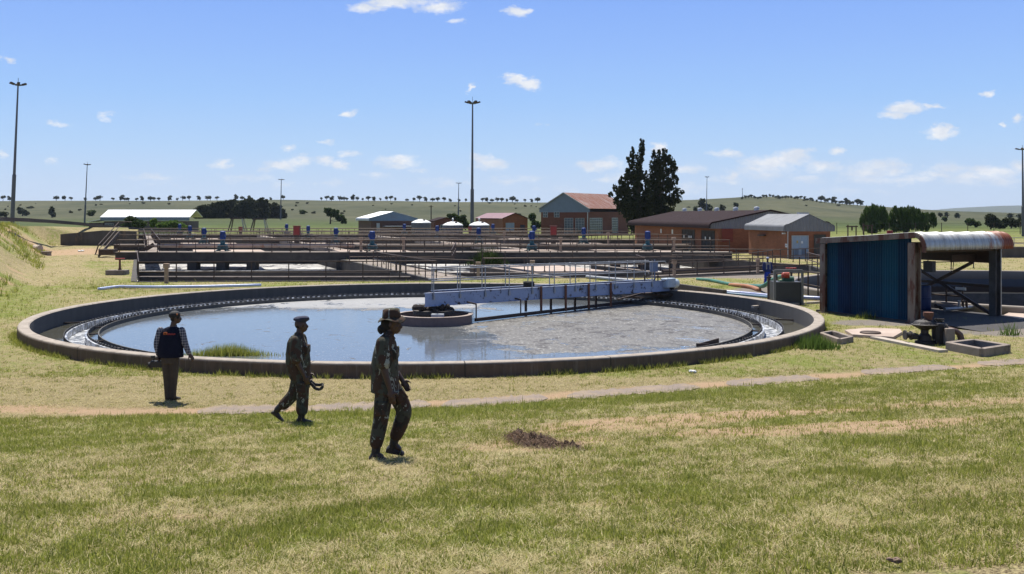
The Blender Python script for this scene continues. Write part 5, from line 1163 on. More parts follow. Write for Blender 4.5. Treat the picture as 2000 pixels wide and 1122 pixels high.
def pxtree(name, label, cat, Y, base_px, blobs, dens, size, m, group=None, seed=1, trunk_r=.3, droop=False, depth=.8):
    """blobs in photo pixels (cx,cy,rx,ry) at distance Y"""
    k = Y/F; bx = (base_px-1000)*k; z0 = gz(bx,Y); r = thing(name, label, cat, (bx,Y,z0), 0, group); rr = random.Random(seed); L_ = []
    top = min(b[1] for b in blobs)
    for (cx,cy,rx,ry) in blobs:
        c = at(cx,cy,Y); rad = (rx*k, max(rx,ry*.5)*k*depth, ry*k); c.y += rr.uniform(-.3,.3)*rad[1]
        L_.append(((c.x,c.y,c.z), rad, int(dens*rx*ry)))
    mb = MB(); hz = HC+(HY-top)*k-z0
    mb.tube([(0,0,-.2),(.05,0,hz*.25),(0,.1,hz*.55),(.1,0,hz*.8)],[trunk_r,trunk_r*.8,trunk_r*.5,trunk_r*.2],9)
    for (c,rad,_) in L_[:14]:
        e = Vector(c)-Vector(r.location); st0 = Vector((0,0,min(e.z*.55,hz*.6))); mb.tube([st0,(st0+e)/2+Vector((0,0,-.1*e.z)),e],[trunk_r*.35,trunk_r*.22,trunk_r*.07],6)
    mb.build('trunk', bark, r)
    leafcloud('crown', m, L_, r, size, seed, droop=droop); return r
pxtree('cypress', 'tall dark evergreen with several spires, left one beside the rusty roof', 'tree', 152, 1248, [(1255,279,5,9),(1253,295,7,18),(1249,315,8,22),(1236,300,5,12),(1234,318,8,18),(1226,312,5,7),(1244,345,13,28),(1228,345,9,20),(1216,358,9,14),(1209,375,9,12),(1200,366,5,7),(1192,380,5,6),(1204,392,8,12),(1222,380,14,24),(1246,385,16,32),(1232,412,20,26),(1214,405,10,16),(1255,425,20,28),(1240,442,18,20),(1262,395,12,28),(1262,355,7,22),(1266,400,10,36)], 4.6, .36, leaf_dark, 'dark evergreens between the brick buildings', 11, .4)
pxtree('cypress', 'broad dark evergreen directly right of the spired one, above the brown roof', 'tree', 154, 1290, [(1276,302,5,11),(1287,300,5,9),(1299,298,6,9),(1283,318,12,18),(1301,313,12,15),(1312,318,9,13),(1274,330,9,20),(1292,335,16,22),(1313,335,9,14),(1320,330,5,7),(1317,352,8,12),(1302,362,15,20),(1279,362,14,28),(1321,372,9,9),(1332,376,5,5),(1326,388,8,9),(1312,392,12,16),(1290,396,20,26),(1272,410,14,26),(1300,420,20,22),(1280,440,20,16)], 4.6, .36, leaf_dark, 'dark evergreens between the brick buildings', 12, .4)
pxtree('willow', 'large green willow beyond the shed roof, left of its neighbour', 'tree', 200, 1708, [(1696,415,13,12),(1710,408,14,8),(1722,412,12,10),(1690,432,12,18),(1708,430,18,20),(1726,432,12,22),(1700,446,20,12)], 4.0, .75, leaf_willow, 'willows behind the shed', 13, .5, True)
pxtree('willow', 'smaller green willow beyond the shed roof, right of its neighbour', 'tree', 203, 1770, [(1752,412,14,9),(1774,410,13,8),(1790,416,12,8),(1742,430,10,20),(1760,430,16,20),(1782,432,16,20),(1808,425,14,10),(1822,432,10,16),(1802,440,16,14),(1760,445,24,10)], 4.0, .75, leaf_willow, 'willows behind the shed', 14, .5, True)
def groundY(px, ybot):
    Y = 235
    while Y < 950:
        x = (px-1000)/F*Y
        if HY-(gz(x,Y)-HC)/Y*F <= ybot: break
        Y *= 1.01
    return Y
gx = [(395,412,17,13),(420,408,18,15),(448,405,20,16),(478,403,20,17),(505,404,18,17),(532,410,16,14),(549,416,9,9)]
for i, (cx,cy,rx,ry) in enumerate(gx):
    pxtree('grove_tree', 'dense dark tree in the grove beyond the steel trestles, %s'%ORD[i], 'tree', groundY(cx, 427.5)+5*(i%3), cx, [(cx-rx*.4,424,rx*.8,4.5),(cx+rx*.5,424.5,rx*.8,4.5),(cx-rx*.4,cy+1,rx*.75,ry*.8),(cx+rx*.35,cy-ry*.25,rx*.75,ry*.7),(cx-rx*.3,cy+ry*.5,rx*1.0,ry*.6),(cx+rx*.5,cy+ry*.6,rx*.9,ry*.55)], 9, 1.2, leaf_dark, 'dark grove of trees in the field', 20+i, .4)
for i, (Y, bp, bl, lab, m) in enumerate(((330,645,[(641,412,10,7),(652,418,12,8),(664,426,11,8),(672,431,6,6)],'dark green tree alone in the field right of the grove',leaf_mid),
   (350,592,[(591,414,8,4)],'low dark bush between the grove and the lone tree',leaf_mid),(380,44,[(40,412,8,7),(50,416,7,6)],'green tree beside the tallest mast, on its right',leaf_far),(400,12,[(8,419,10,6)],'low green bush left of the tallest mast',leaf_far),
   (380,102,[(100,413,6,9),(105,420,6,5)],'slim green tree between the tallest mast and the thin mast',leaf_far),(330,178,[(178,416,9,6)],'round green bush just right of the thin dark mast',leaf_mid),(185,265,[(255,431,13,9),(270,438,18,9),(248,443,14,8)],'green shrub in front of the long white roofed building, left',leaf_mid),
   (186,330,[(318,440,16,7),(340,438,18,8),(300,436,8,10),(356,444,12,6)],'green shrub in front of the long white roofed building, right',leaf_grass),(230,900,[(885,424,14,7),(902,428,10,8),(908,440,10,10)],'dark green tree behind the domed water tank',leaf_mid),(230,1042,[(1040,425,8,10),(1050,440,14,9)],'green bushes left of the tall brick building',leaf_mid),
   (330,1362,[(1360,410,6,8)],'tree above the left of the brown roof',leaf_far),(340,1385,[(1370,398,7,12),(1382,406,10,8)],'dark tree behind the thin mast above the brown roof',leaf_far),(330,1412,[(1412,407,7,6)],'round tree behind the roof ventilators of the brown roof',leaf_far),(320,1438,[(1437,403,5,9)],'narrow tree above the ridge of the brown roof',leaf_far),
   (420,1846,[(1845,428,6,5)],'little tree just right of the willows',leaf_mid),(300,1905,[(1895,434,10,9),(1908,438,8,6)],'bushy tree above the rusty end of the shed roof, left',leaf_mid),(280,1935,[(1932,424,12,6),(1938,434,16,12),(1950,440,12,8)],'dark dense tree above the rusty end of the shed roof',leaf_dark),
   (300,1975,[(1966,433,10,9),(1985,436,16,10),(1998,432,10,8)],'dark tree at the right edge beyond the shed',leaf_dark),(700,1850,[(1838,420,5,5),(1850,419,5,5)],'small tree on the far plain, nearest the willows',leaf_far),(700,1873,[(1870,421,6,5)],'small round tree on the far plain, second from the willows',leaf_far),(600,1990,[(1975,421,8,4),(1992,422,8,4)],'faint far trees under the blue hills at the right edge',leaf_far),(640,560,[(700,400,3,2)],'',leaf_far))):
    if Y > 275: Y = groundY(bp, max(b_[1]+b_[3] for b_ in bl)+.8)
    if lab: pxtree('tree' if 'bush' not in lab and 'shrub' not in lab else 'bush', lab, 'tree' if 'bush' not in lab else 'bush', Y, bp, bl, 7 if Y > 250 else 6, .28*Y/100, m, None, 50+i, .22*Y/250)
# skyline trees: three prototypes copied along the ridge
protos = []
for s in range(4):
    r = thing('acacia_tree', '', 'tree', (0,0,0), 0, 'small trees along the far skyline'); rr = random.Random(s)
    mb = MB(); mb.tube([(0,0,-.8),(.1,0,1.2),(.3*(s-1),0,2.6)],[.22,.16,.1],5)
    for k in range(3): mb.tube([(.05,0,1.2),(rr.uniform(-1,1),rr.uniform(-.6,.6),3)],[.13,.07],4)
    mb.build('trunk', bark, r)
    B_ = [((rr.uniform(-.8,.8),rr.uniform(-.8,.8),2.6+rr.uniform(-.5,.9)), (rr.uniform(1.1,1.6),1.3,rr.uniform(.9,1.3)), 170) for _ in range(4)]
    leafcloud('crown', leaf_far, B_, r, .75, 90+s, world=False); protos.append(r)
RX = [6,19,110,127,139,168,187,195,221,236,243,251,267,279,294,301,311,330,346,357,370,390,405,411,424,460,473,485,515,530,553,628,638,648,664,672,678,690,698,709,720,732,743,756,763,771,795,807,820,833,845,855,867,880,897,909,942,952,961,971,979,989,1001,1011,1026,1040,1050]
used = set()
for i, px in enumerate(RX):
    Y = 985+random.uniform(-15,10); x = (px-1000)/F*Y; s = random.uniform(.9,1.5)*(1.25 if px in (127,236,311,485,553,1001) else 1); k = i % 4
    lab = 'small tree on the far skyline, %s counting from the left edge'%nth(i)
    loc = (x,Y,gz(x,Y)-.5)
    if k not in used: used.add(k); r = protos[k]; r.location = loc; r['label'] = lab; r.rotation_euler.z = random.uniform(0,6); r.scale = (s*1.15,s,s)
    else: dup(protos[k], loc, random.uniform(0,6), lab, (s*1.2,s,s*random.uniform(.85,1.1)))
pn = len(RX)
SC = [(px, y) for px in range(1350,1690,11) for y in (0,)]
j = 0
for px in list(range(1450,1600,6))+list(range(1604,1684,7)):
    Y = 960+random.uniform(-40,30); x = (px-1000)/F*Y; s = random.uniform(.7,1.1) if px < 1600 else random.uniform(.8,1.5); j += 1
    if px in (1604,1625,1653,1674): s = 1.8
    dup(protos[j%4], (x,Y,gz(x,Y)-.8), random.uniform(0,6), ('low scrub tree on the brow of the hill, %s from its left end' if px < 1600 else 'dark tree running down the right of the hill, %s in the hilltop line')%nth(j-1), (s*1.3,s,s))['group'] = 'trees on the scrubby hill'
rr = random.Random(5); cnt = 0
for _ in range(70):
    px = rr.uniform(10,1640); Y = rr.uniform(520,930); x = (px-1000)/F*Y; z = gz(x,Y); py = HY-(z-HC)/Y*F
    if 1190 < px < 1340 or 380 < px < 560: continue
    s = rr.uniform(.35,.8); cnt += 1
    dup(protos[cnt%4], (x,Y,z-1.2*s), rr.uniform(0,6), 'tiny dark bush dotted on the far hillside', (s*1.6,s,s*.8))['group'] = 'tiny bushes dotted over the far hillside'
# ------------------------------------------------------------------ people
skin, t = newmat('skin'); setb(t, color=t.mix(t.noise(t.obj,9,3),(.07,.034,.022),(.045,.022,.014)), rough=.55)
def camo():
    m, t = newmat('camouflage'); st = t.n('ShaderNodeMapping', i_Vector=t.obj, i_Scale=(1,1,.75)).outputs[0]
    a = t.noise(st, 7, 3, .55, .6); b = t.noise(t.n('ShaderNodeMapping', i_Vector=st, i_Location=(3,7,1)).outputs[0], 8, 3, .55, .6); c_ = t.noise(t.n('ShaderNodeMapping', i_Vector=st, i_Location=(9,2,4)).outputs[0], 11, 3, .6, .8)
    c = t.mix(t.ramp(a,[(.49,0.),(.51,1.)]), (.06,.036,.025), (.062,.062,.045)); c = t.mix(t.ramp(b,[(.58,0.),(.60,1.)]), c, (.035,.03,.024)); c = t.mix(t.ramp(c_,[(.62,0.),(.63,1.)]), c, (.27,.28,.235))
    setb(t, bump=t.noise(t.obj,14,4,.6), bd=.02, color=c, rough=.9, spec=.2); return m
camom = camo()
vest = M_('vest_navy', (.007,.009,.022), (.012,.014,.028), 5, .9, bd=.012, spec=.15)
chk, t = newmat('check_shirt'); sx = t.n('ShaderNodeSeparateXYZ', i_0=t.obj)
f1 = t.math('GREATER_THAN', t.math('FRACT', t.math('MULTIPLY', sx.outputs[2], 19)), .62); f2 = t.math('GREATER_THAN', t.math('FRACT', t.math('MULTIPLY', t.math('ADD', sx.outputs[0], sx.outputs[1]), 19)), .62)
setb(t, color=t.mix(t.math('MULTIPLY', t.math('ADD', f1, f2), .5), (.02,.025,.05), (.30,.29,.31)), rough=.9)
khaki = M_('trousers_khaki', (.075,.058,.042), (.05,.038,.028), 8, .9, bd=.015)
bootm = M_('boot_leather', (.016,.012,.011), (.03,.02,.016), 9, .5)
hairm = M_('hair_black', (.008,.006,.005), None, 30, .8)
beretm = M_('beret_blue', (.03,.035,.075), (.02,.023,.05), 9, .85)
capm = M_('cap_black', (.012,.012,.014), None, 9, .7)
workb = M_('overall_blue', (.012,.05,.40), (.01,.03,.25), 7, .8)
def solid(mb, name, m, parent, vox=.009, sm_=3):
    o = mb.build(name, m, parent, smooth=True); r = o.modifiers.new('remesh','REMESH'); r.mode = 'VOXEL'; r.voxel_size = vox; r.use_smooth_shade = True
    s = o.modifiers.new('smooth','SMOOTH'); s.iterations = sm_; s.factor = .5; return o
def limb(mb, P, rs, n=12):
    """tapered chain with round ends"""
    P = [Vector(p) for p in P]; Q, q = [], []
    for i in range(len(P)-1):
        for k in range(4):
            f = k/4; Q.append(P[i].lerp(P[i+1], f)); q.append(rs[i]+(rs[i+1]-rs[i])*f)
    Q.append(P[-1]); q.append(rs[-1])
    for _ in range(2): Q = [Q[0]]+[(Q[i-1]+2*Q[i]+Q[i+1])/4 for i in range(1,len(Q)-1)]+[Q[-1]]
    mb.tube(Q, q, n); mb.ball(P[0], rs[0]*.98, n, 8); mb.ball(P[-1], rs[-1]*.98, n, 8)
def torso(mb, secs, n=20):
    """secs: (x, y, z, rx, ry) from low to high"""
    fine = []
    for a, b in zip(secs, secs[1:]):
        for k in range(3): fine.append([a[i]+(b[i]-a[i])*k/3 for i in range(5)])
    fine.append(list(secs[-1]))
    vs = [(x+rx*math.cos(2*math.pi*j/n), y+ry*math.sin(2*math.pi*j/n), z) for x,y,z,rx,ry in fine for j in range(n)]; k = len(fine)
    mb.add(vs, [(i*n+j,i*n+(j+1)%n,(i+1)*n+(j+1)%n,(i+1)*n+j) for i in range(k-1) for j in range(n)]+[tuple(range(n-1,-1,-1)), tuple(range((k-1)*n,k*n))])
def head(mb, c, yaw=0, tilt=0, h=.225):
    """c = centre of head, faces local +x rotated by yaw"""
    M = Matrix.Translation(c) @ Matrix.Rotation(yaw,4,'Z') @ Matrix.Rotation(tilt,4,'Y'); s = h/.225; T = MB()
    T.ball((-.012,0,.022),(.092,.073,.092),20,14); T.ball((.018,0,-.035),(.068,.058,.078),18,12); T.ball((.050,0,-.082),(.032,.032,.027),12,8)
    T.ball((.055,0,.012),(.034,.055,.03),12,8)
    T.tube([(.084,0,.018),(.100,0,-.014),(.103,0,-.030)],[.007,.012,.015],8); T.ball((.099,0,-.032),(.014,.019,.012),8,6)
    T.ball((.083,0,-.058),(.016,.026,.008),10,6); T.ball((.081,0,-.072),(.016,.024,.009),10,6)
    for sgn in (-1,1):
        T.ball((-.005,sgn*.074,-.01),(.022,.010,.034),10,8); T.ball((.075,sgn*.029,.008),(.012,.015,.010),8,6); T.ball((.06,sgn*.042,-.02),(.02,.018,.018),8,6)
    mb.add([M @ (Vector(v)*s) for v in T.v], T.f)
def hand(mb, wrist, d, side, palm_n, curl=.8, s=1.0):
    """d = direction of the forearm; palm_n = direction the palm faces; five fingers curl to the palm"""
    d = Vector(d).normalized(); n_ = Vector(palm_n); n_ = (n_-d*n_.dot(d)).normalized(); a = d.cross(n_)*side; w = Vector(wrist)
    pc = w+d*.045*s
    for k in range(5): mb.ball(pc+a*(.032-.016*k)*s*.95, (.019*s,)*3, 8, 6)
    mb.tube([w-d*.02,w+d*.03,w+d*.085*s],[(.026*s,.026*s),(.032*s,.024*s),(.036*s,.02*s)],10)
    for k, L_ in enumerate((.072,.080,.075,.060)):
        p = w+d*.088*s+a*(.030-.020*k)*s; dd = d.copy(); P = [p-d*.015]; 
        for seg in range(3):
            dd = (dd+n_*curl*(.35+.25*seg)).normalized(); p = p+dd*L_*s*(.42,.32,.26)[seg]; P.append(p.copy())
        mb.tube(P, [.0100*s,.0098*s,.0090*s,.0075*s], 8); mb.ball(P[-1], .0078*s, 8, 6)
    p = w+d*.03*s+a*.034*s; mb.tube([p, p+(d*.6+a*.7+n_*.3)*.035*s, p+(d*1.2+a*.7+n_*.7)*.05*s],[.013*s,.011*s,.009*s],8)
def foot(mb, heel, toe, w=.045, top=.09, sole=None):
    h, t_ = Vector(heel), Vector(toe); d = t_-h; L_ = d.length; u = d.normalized(); sd_ = Vector((-u.y,u.x,0)).normalized(); up = sd_.cross(u)*-1
    if up.z < 0: up = -up
    secs = [(.0,.036,.05),(.12,.044,.085),(.32,.044,.10),(.5,.043,.075),(.68,.050,.058),(.86,.048,.048),(.97,.034,.036),(1.0,.02,.025)]
    n = 14; vs = []
    for f,ww,hh in secs:
        c = h+u*L_*f+up*(hh/2+.004)
        for j in range(n):
            a = 2*math.pi*j/n; y = math.sin(a)*hh/2*1.05; vs.append(c+sd_*math.cos(a)*ww+up*max(y,-hh/2))
    k = len(secs); mb.add(vs, [(i*n+j,i*n+(j+1)%n,(i+1)*n+(j+1)%n,(i+1)*n+j) for i in range(k-1) for j in range(n)]+[tuple(range(n-1,-1,-1)), tuple(range((k-1)*n,k*n))])
def lerp(a, b, f): return Vector(a)+(Vector(b)-Vector(a))*f

# --- person 3, nearest, floppy hat, walking right
h = hit(752,897); g3 = h.copy(); P3 = thing('person', 'person in camouflage uniform and floppy bush hat walking right, nearest to the camera', 'person', g3)
P3.scale = (1.0,)*3
Zs = lambda x, z: (x, 0, z)
body = MB()
head(body, Vector((.085,0,1.53)), yaw=R(-6), tilt=R(6), h=.235)
limb(body, [(.045,0,1.36),(.06,0,1.46)], [.055,.05])
torso(body, [(.03,0,.82,.11,.15),(.0,0,1.0,.10,.135),(.0,0,1.2,.12,.155),(.01,0,1.33,.09,.17),(.03,0,1.39,.05,.09)])
rs_, re_, rw_ = (-.01,-.185,1.34), (.015,-.225,1.05), (.085,-.215,.815)
limb(body, [rs_,re_,rw_], [.05,.042,.028]); hand(body, rw_, (.05,.0,-.25), 1, (-.1,1,0), .55, 1.05)
ls_, le_, lw_ = (.02,.185,1.34), (.02,.235,1.06), (.17,.20,.86)
limb(body, [ls_,le_,lw_], [.05,.042,.028]); hand(body, lw_, (.14,-.03,-.2), -1, (0,-1,0), .8)
rh, rk, ra = (.0,-.085,.84), (-.03,-.10,.46), (-.095,-.10,.10)
lh, lk, la = (.06,.085,.84), (.215,.09,.52), (.085,.09,.17)
limb(body, [rh,rk,ra], [.085,.058,.042]); limb(body, [lh,lk,la], [.085,.058,.042])
foot(body, (-.13,-.10,.03), (.0,-.12,.03)); foot(body, (.05,.09,.10), (.17,.10,.06))
solid(body, 'body', skin, P3)
sh = MB(); torso(sh, [(.005,0,.76,.165,.205),(.0,0,.9,.158,.195),(-.005,0,1.05,.158,.19),(.005,0,1.2,.14,.195),(.012,0,1.31,.115,.19),(.015,0,1.37,.085,.165),(.04,0,1.415,.058,.085),(.045,0,1.45,.055,.062)])
limb(sh, [lerp(rs_,re_,.02),lerp(rs_,re_,.4),lerp(rs_,re_,.78)], [.072,.076,.080]); limb(sh, [lerp(ls_,le_,.02),lerp(ls_,le_,.78)], [.072,.078])
for y in (-.08,.08): sh.box((.13,y,1.2),(.04,.11,.12))
sh.bar((.06,-.06,1.43),(.11,-.02,1.36),.05,.02); sh.bar((.15,-.12,.78),(.23,-.10,.68),.03,.12)
solid(sh, 'shirt', camom, P3)
tr = MB(); torso(tr, [(.03,0,.70,.13,.175),(.02,0,.8,.14,.18),(.02,0,.92,.12,.16)])
limb(tr, [(.0,-.09,.80),(-.015,-.10,.62),(-.035,-.10,.45),(-.075,-.10,.26),(-.085,-.10,.20)], [.105,.098,.086,.082,.074])
limb(tr, [(.06,.085,.80),(.15,.09,.66),(.215,.09,.52),(.15,.09,.33),(.115,.09,.25)], [.108,.100,.092,.084,.074])
tr.box((-.02,-.19,.60),(.13,.04,.15)); solid(tr, 'trousers', camom, P3)
for (a, k, hl, to) in ((ra,rk,(-.165,-.10,0),(.035,-.125,0)),(la,lk,(-.005,.09,.055),(.205,.10,.015))):
    b = MB(); a_ = Vector(a); limb(b, [lerp(a,k,.36),lerp(a,k,.12),a_+Vector((0,0,-.03))], [.058,.052,.05]); foot(b, hl, to); b.box(lerp(hl,to,.5)+Vector((0,0,.008)), (.20,.085,.018), M=Matrix.Rotation(math.atan2(hl[2]-to[2],to[0]-hl[0]),4,'Y')); solid(b, 'boot', bootm, P3)
b = MB(); b.ball((.035,.0,1.535),(.085,.083,.085),16,10); b.ball((.0,0,1.48),(.055,.06,.06),12,8); b.ball((-.045,0,1.465),(.045,.05,.05),12,8); b.tube([(-.03,.0,1.46),(-.055,.01,1.41)],[.03,.018],8); solid(b, 'hair', hairm, P3)
b = MB()
b.lathe((0,0,0),[(0,.108),(.07,.106),(.094,.094),(.104,.03),(.108,0),(.100,0),(.09,.08),(0,.09)],40)
n=48; rows=[[],[],[]]
for j in range(n+1):
    a = 2*math.pi*j/n; 
    for q,(rr_,zz) in enumerate(((.104,.006),(.135,-.006+.012*math.sin(a*3)),(.158,-.026+.020*math.sin(a*3+1)-.010*math.cos(a)))): rows[q].append((rr_*math.cos(a),rr_*math.sin(a)*.95,zz))
b.sheet(rows); b.sheet([[(x,y,z-.008) for x,y,z in r_] for r_ in rows])
M = Matrix.Translation((.075,0,1.595)) @ Matrix.Rotation(R(-4),4,'Y'); b.v = [tuple(M @ Vector(v)) for v in b.v]; b.build('bush_hat', camom, P3, smooth=True)

# --- person 2, beret, striding right, holding a camera
g2 = hit(590,825); P2 = thing('person', 'person in camouflage uniform and dark beret striding right, in the middle of the three', 'person', g2)
body = MB(); head(body, Vector((-.015,0,1.595)), yaw=R(8), tilt=R(0), h=.235)
limb(body, [(-.05,0,1.40),(-.03,0,1.52)], [.065,.06])
torso(body, [(-.03,0,.8,.14,.16),(-.06,0,1.0,.17,.16),(-.06,0,1.2,.15,.17),(-.06,0,1.36,.10,.18),(-.05,0,1.42,.06,.1)])
rs_, re_, rw_ = (-.07,-.20,1.36), (-.035,-.26,1.05), (.085,-.22,.79)
ls_, le_, lw_ = (-.05,.20,1.36), (-.03,.26,1.06), (.09,.15,.80)
limb(body, [rs_,re_,rw_], [.055,.046,.03]); hand(body, rw_, (.09,.05,-.22), 1, (-.3,1,0), .9, 1.1)
limb(body, [ls_,le_,lw_], [.055,.046,.03]); hand(body, lw_, (.05,-.08,-.2), -1, (0,-1,0), .9, 1.1)
rh, rk, ra = (-.02,-.09,.84), (.03,-.10,.46), (.02,-.10,.11)      # planted leg
lh, lk, la = (-.06,.09,.84), (-.135,.09,.45), (-.41,.09,.215)     # trailing leg
limb(body, [rh,rk,ra], [.09,.062,.045]); limb(body, [lh,lk,la], [.09,.062,.045])
solid(body, 'body', skin, P2)
sh = MB(); torso(sh, [(-.03,0,.70,.155,.20),(-.055,0,.82,.19,.21),(-.065,0,1.0,.205,.205),(-.07,0,1.18,.19,.205),(-.085,0,1.32,.155,.20),(-.085,0,1.39,.12,.18),(-.06,0,1.44,.08,.10),(-.05,0,1.48,.066,.07)])
limb(sh, [lerp(rs_,re_,.0),lerp(rs_,re_,.5),lerp(rs_,re_,.9)], [.085,.092,.10]); limb(sh, [ls_,lerp(ls_,le_,.9)], [.085,.095])
sh.box((-.07,-.15,1.425),(.15,.09,.03)); sh.box((.09,-.08,1.2),(.05,.12,.13)); sh.box((.09,.08,1.2),(.05,.12,.13)); solid(sh, 'shirt', camom, P2)
tr = MB(); torso(tr, [(-.02,0,.66,.14,.175),(-.03,0,.8,.16,.19),(-.04,0,.9,.16,.18)])
limb(tr, [(-.0,-.09,.78),(.03,-.10,.58),(.03,-.10,.42),(.02,-.10,.21)], [.115,.108,.100,.098]); limb(tr, [(-.07,.09,.78),(-.11,.09,.6),(-.15,.09,.44),(-.32,.09,.27)], [.115,.110,.105,.092])
tr.box((.03,-.205,.60),(.14,.04,.16)); solid(tr, 'trousers', camom, P2)
for (a, k, hl, to) in ((ra,rk,(-.08,-.10,0),(.205,-.12,0)),(la,lk,(-.545,.09,.125),(-.335,.10,-.035))):
    b = MB(); a_ = Vector(a); limb(b, [lerp(a,k,.40),lerp(a,k,.12),a_+Vector((-.02,0,-.03))], [.066,.058,.055]); foot(b, hl, to); solid(b, 'boot', bootm, P2)
b = MB(); b.ball((-.03,0,1.60),(.092,.078,.075),16,10); solid(b, 'hair', hairm, P2)
b = MB(); b.ball((-.012,0,1.695),(.135,.115,.050),24,12); b.tube([(-.03,0,1.655),(-.025,0,1.685)],[.098,.104],24); b.ball((.03,-.03,1.715),(.095,.09,.038),16,10); o = solid(b, 'beret', beretm, P2)
cm = thing('photo_camera', 'black camera with a looped strap held by the person in the beret', 'camera', Vector(g2)+Vector((.085,-.02,.66)))
b = MB(); b.box((-.03,0,-.04),(.15,.09,.11)); b.box((-.02,0,.03),(.06,.06,.05)); b.build('camera_body', blackp, cm, bevel=.012); b = MB(); b.tube([(-.05,-.04,-.05),(-.10,-.12,-.07)],[.04,.045],16); b.build('lens', capm, cm)
b = MB(); SP2 = [(.04,-.02,0),(.09,-.03,-.035),(.15,-.04,-.10),(.22,-.04,-.115),(.265,-.03,-.07),(.262,0,-.035),(.20,.02,-.05),(.12,.02,-.04),(.05,.02,.02)]
P_ = [Vector(p) for p in SP2]
for a, c in zip(P_, P_[1:]): b.bar(a+(a-c)*.05, c, .03, .045)
b.build('strap', blackp, cm)

# --- person 1, back view, cap, vest, video camera
g1 = hit(333,783); P1 = thing('person', 'person seen from behind in navy vest, checked shirt and black cap, looking right', 'person', g1)
body = MB(); head(body, Vector((.10,.01,1.645)), yaw=R(22), tilt=R(2), h=.235)
limb(body, [(.04,0,1.44),(.07,0,1.56)], [.06,.056])
torso(body, [(-.01,0,.86,.17,.12),(.01,0,1.05,.19,.13),(.01,0,1.3,.19,.12),(.03,0,1.42,.17,.09),(.05,0,1.47,.08,.06)])
ls_, le_, lw_ = (-.20,0,1.395), (-.275,-.02,1.12), (-.235,.02,.88); rs_, re_, rw_ = (.225,0,1.395), (.285,0,1.14), (.365,.02,.92)
limb(body, [ls_,le_,lw_], [.05,.042,.028]); hand(body, lw_, (-.01,.02,-.2), 1, (1,0,0), .9, 1.05)
limb(body, [rs_,re_,rw_], [.05,.042,.028]); hand(body, rw_, (.12,.03,-.16), -1, (-.6,.6,-.6), .7, 1.05)
for x, f_ in ((-.075,-.055),(.085,.055)): limb(body, [(x,0,.86),(x*.9,.0,.47),(f_,0,.1)], [.085,.058,.042])
solid(body, 'body', skin, P1)
b = MB()
limb(b, [ls_,le_,lerp(le_,lw_,.86)], [.072,.066,.052]); limb(b, [rs_,re_,lerp(re_,rw_,.86)], [.072,.066,.052]); torso(b, [(.01,0,1.1,.17,.12),(.02,0,1.38,.18,.10),(.05,.01,1.47,.075,.065),(.06,.01,1.51,.062,.060)])
solid(b, 'checked_shirt', chk, P1)
b = MB(); torso(b, [(.005,0,.86,.255,.165),(.0,0,.93,.262,.17),(.0,0,1.1,.245,.16),(.01,0,1.28,.225,.145),(.02,0,1.38,.205,.12),(.03,0,1.44,.15,.095),(.04,0,1.47,.085,.07)]); solid(b, 'vest', vest, P1)
b = MB()
for x, z in ((-.065,1.345),(-.045,1.35)): b.box((x,-.137,z),(.05,.02,.045))
b.build('vest_badge', M_('badge_orange',(.55,.14,.03),None,9,.7), P1); b = MB()
for k in range(6): b.box((.0+.026*k,-.139,1.333+.004*(k%2)),(.017,.02,.028))
b.build('vest_lettering', M_('badge_red',(.35,.04,.04),None,9,.7), P1)
b = MB(); torso(b, [(-.01,0,.74,.17,.135),(-.01,0,.84,.18,.14),(.0,0,.92,.17,.13)])
for x, f_ in ((-.075,-.05),(.075,.045)): limb(b, [(x,0,.82),(x*.95,.0,.62),(x*.85,0,.42),(f_,0,.20),(f_*.95,0,.07)], [.105,.092,.078,.072,.068])
solid(b, 'trousers', khaki, P1)
for hl, to in (((-.09,-.03,0),(.06,.16,0)),((.02,-.05,0),(.16,.12,0))): b = MB(); foot(b, hl, to); b.ball(lerp(hl,to,.25)+Vector((0,0,.08)),(.05,.05,.05)); solid(b, 'shoe', bootm, P1)
b = MB(); M = Matrix.Translation((.095,.01,1.70)) @ Matrix.Rotation(R(22),4,'Z'); T = MB(); T.ball((-.014,0,.0),(.116,.094,.088),24,14)
T.sheet([[(.07,-.06,.0),(.09,-.03,.012),(.10,0,.016),(.09,.03,.012),(.07,.06,.0)],[(.13,-.055,-.012),(.16,-.03,-.006),(.17,0,-.002),(.16,.03,-.006),(.13,.055,-.012)]])
T.sheet([[(.07,-.06,-.008),(.09,-.03,.004),(.10,0,.008),(.09,.03,.004),(.07,.06,-.008)],[(.13,-.055,-.018),(.16,-.03,-.012),(.17,0,-.008),(.16,.03,-.012),(.13,.055,-.018)]])
b.add([M @ Vector(v) for v in T.v], T.f); b.build('cap', capm, P1, smooth=True)
b = MB(); b.ball((.085,.005,1.665),(.098,.082,.075),16,10); b.ball((.06,-.005,1.62),(.06,.062,.055),12,8); solid(b, 'hair', hairm, P1)
b = MB(); b.ball((.15,-.06,1.72),(.02,.012,.016),8,6); b.build('cap_badge', M_('badge_orange2',(.6,.2,.05),None,9,.7), P1)
vc = thing('video_camera', 'black video camera hanging from the left hand of the person in the navy vest', 'camera', Vector(g1)+Vector((-.26,.03,.74)))
b = MB(); b.box((-.02,0,-.02),(.24,.12,.13)); b.box((.09,0,.0),(.06,.10,.10)); b.build('camera_body', blackp, vc, bevel=.015)
b = MB(); b.tube([(-.12,0,-.03),(-.17,0,-.045)],[.058,.062],16); b.build('lens', capm, vc)
b = MB(); b.tube([(-.08,0,.05),(-.09,0,.10),(.05,0,.115),(.08,0,.05)],.016,8); b.box((-.1,0,.12),(.07,.05,.05)); b.build('handle', blackp, vc)

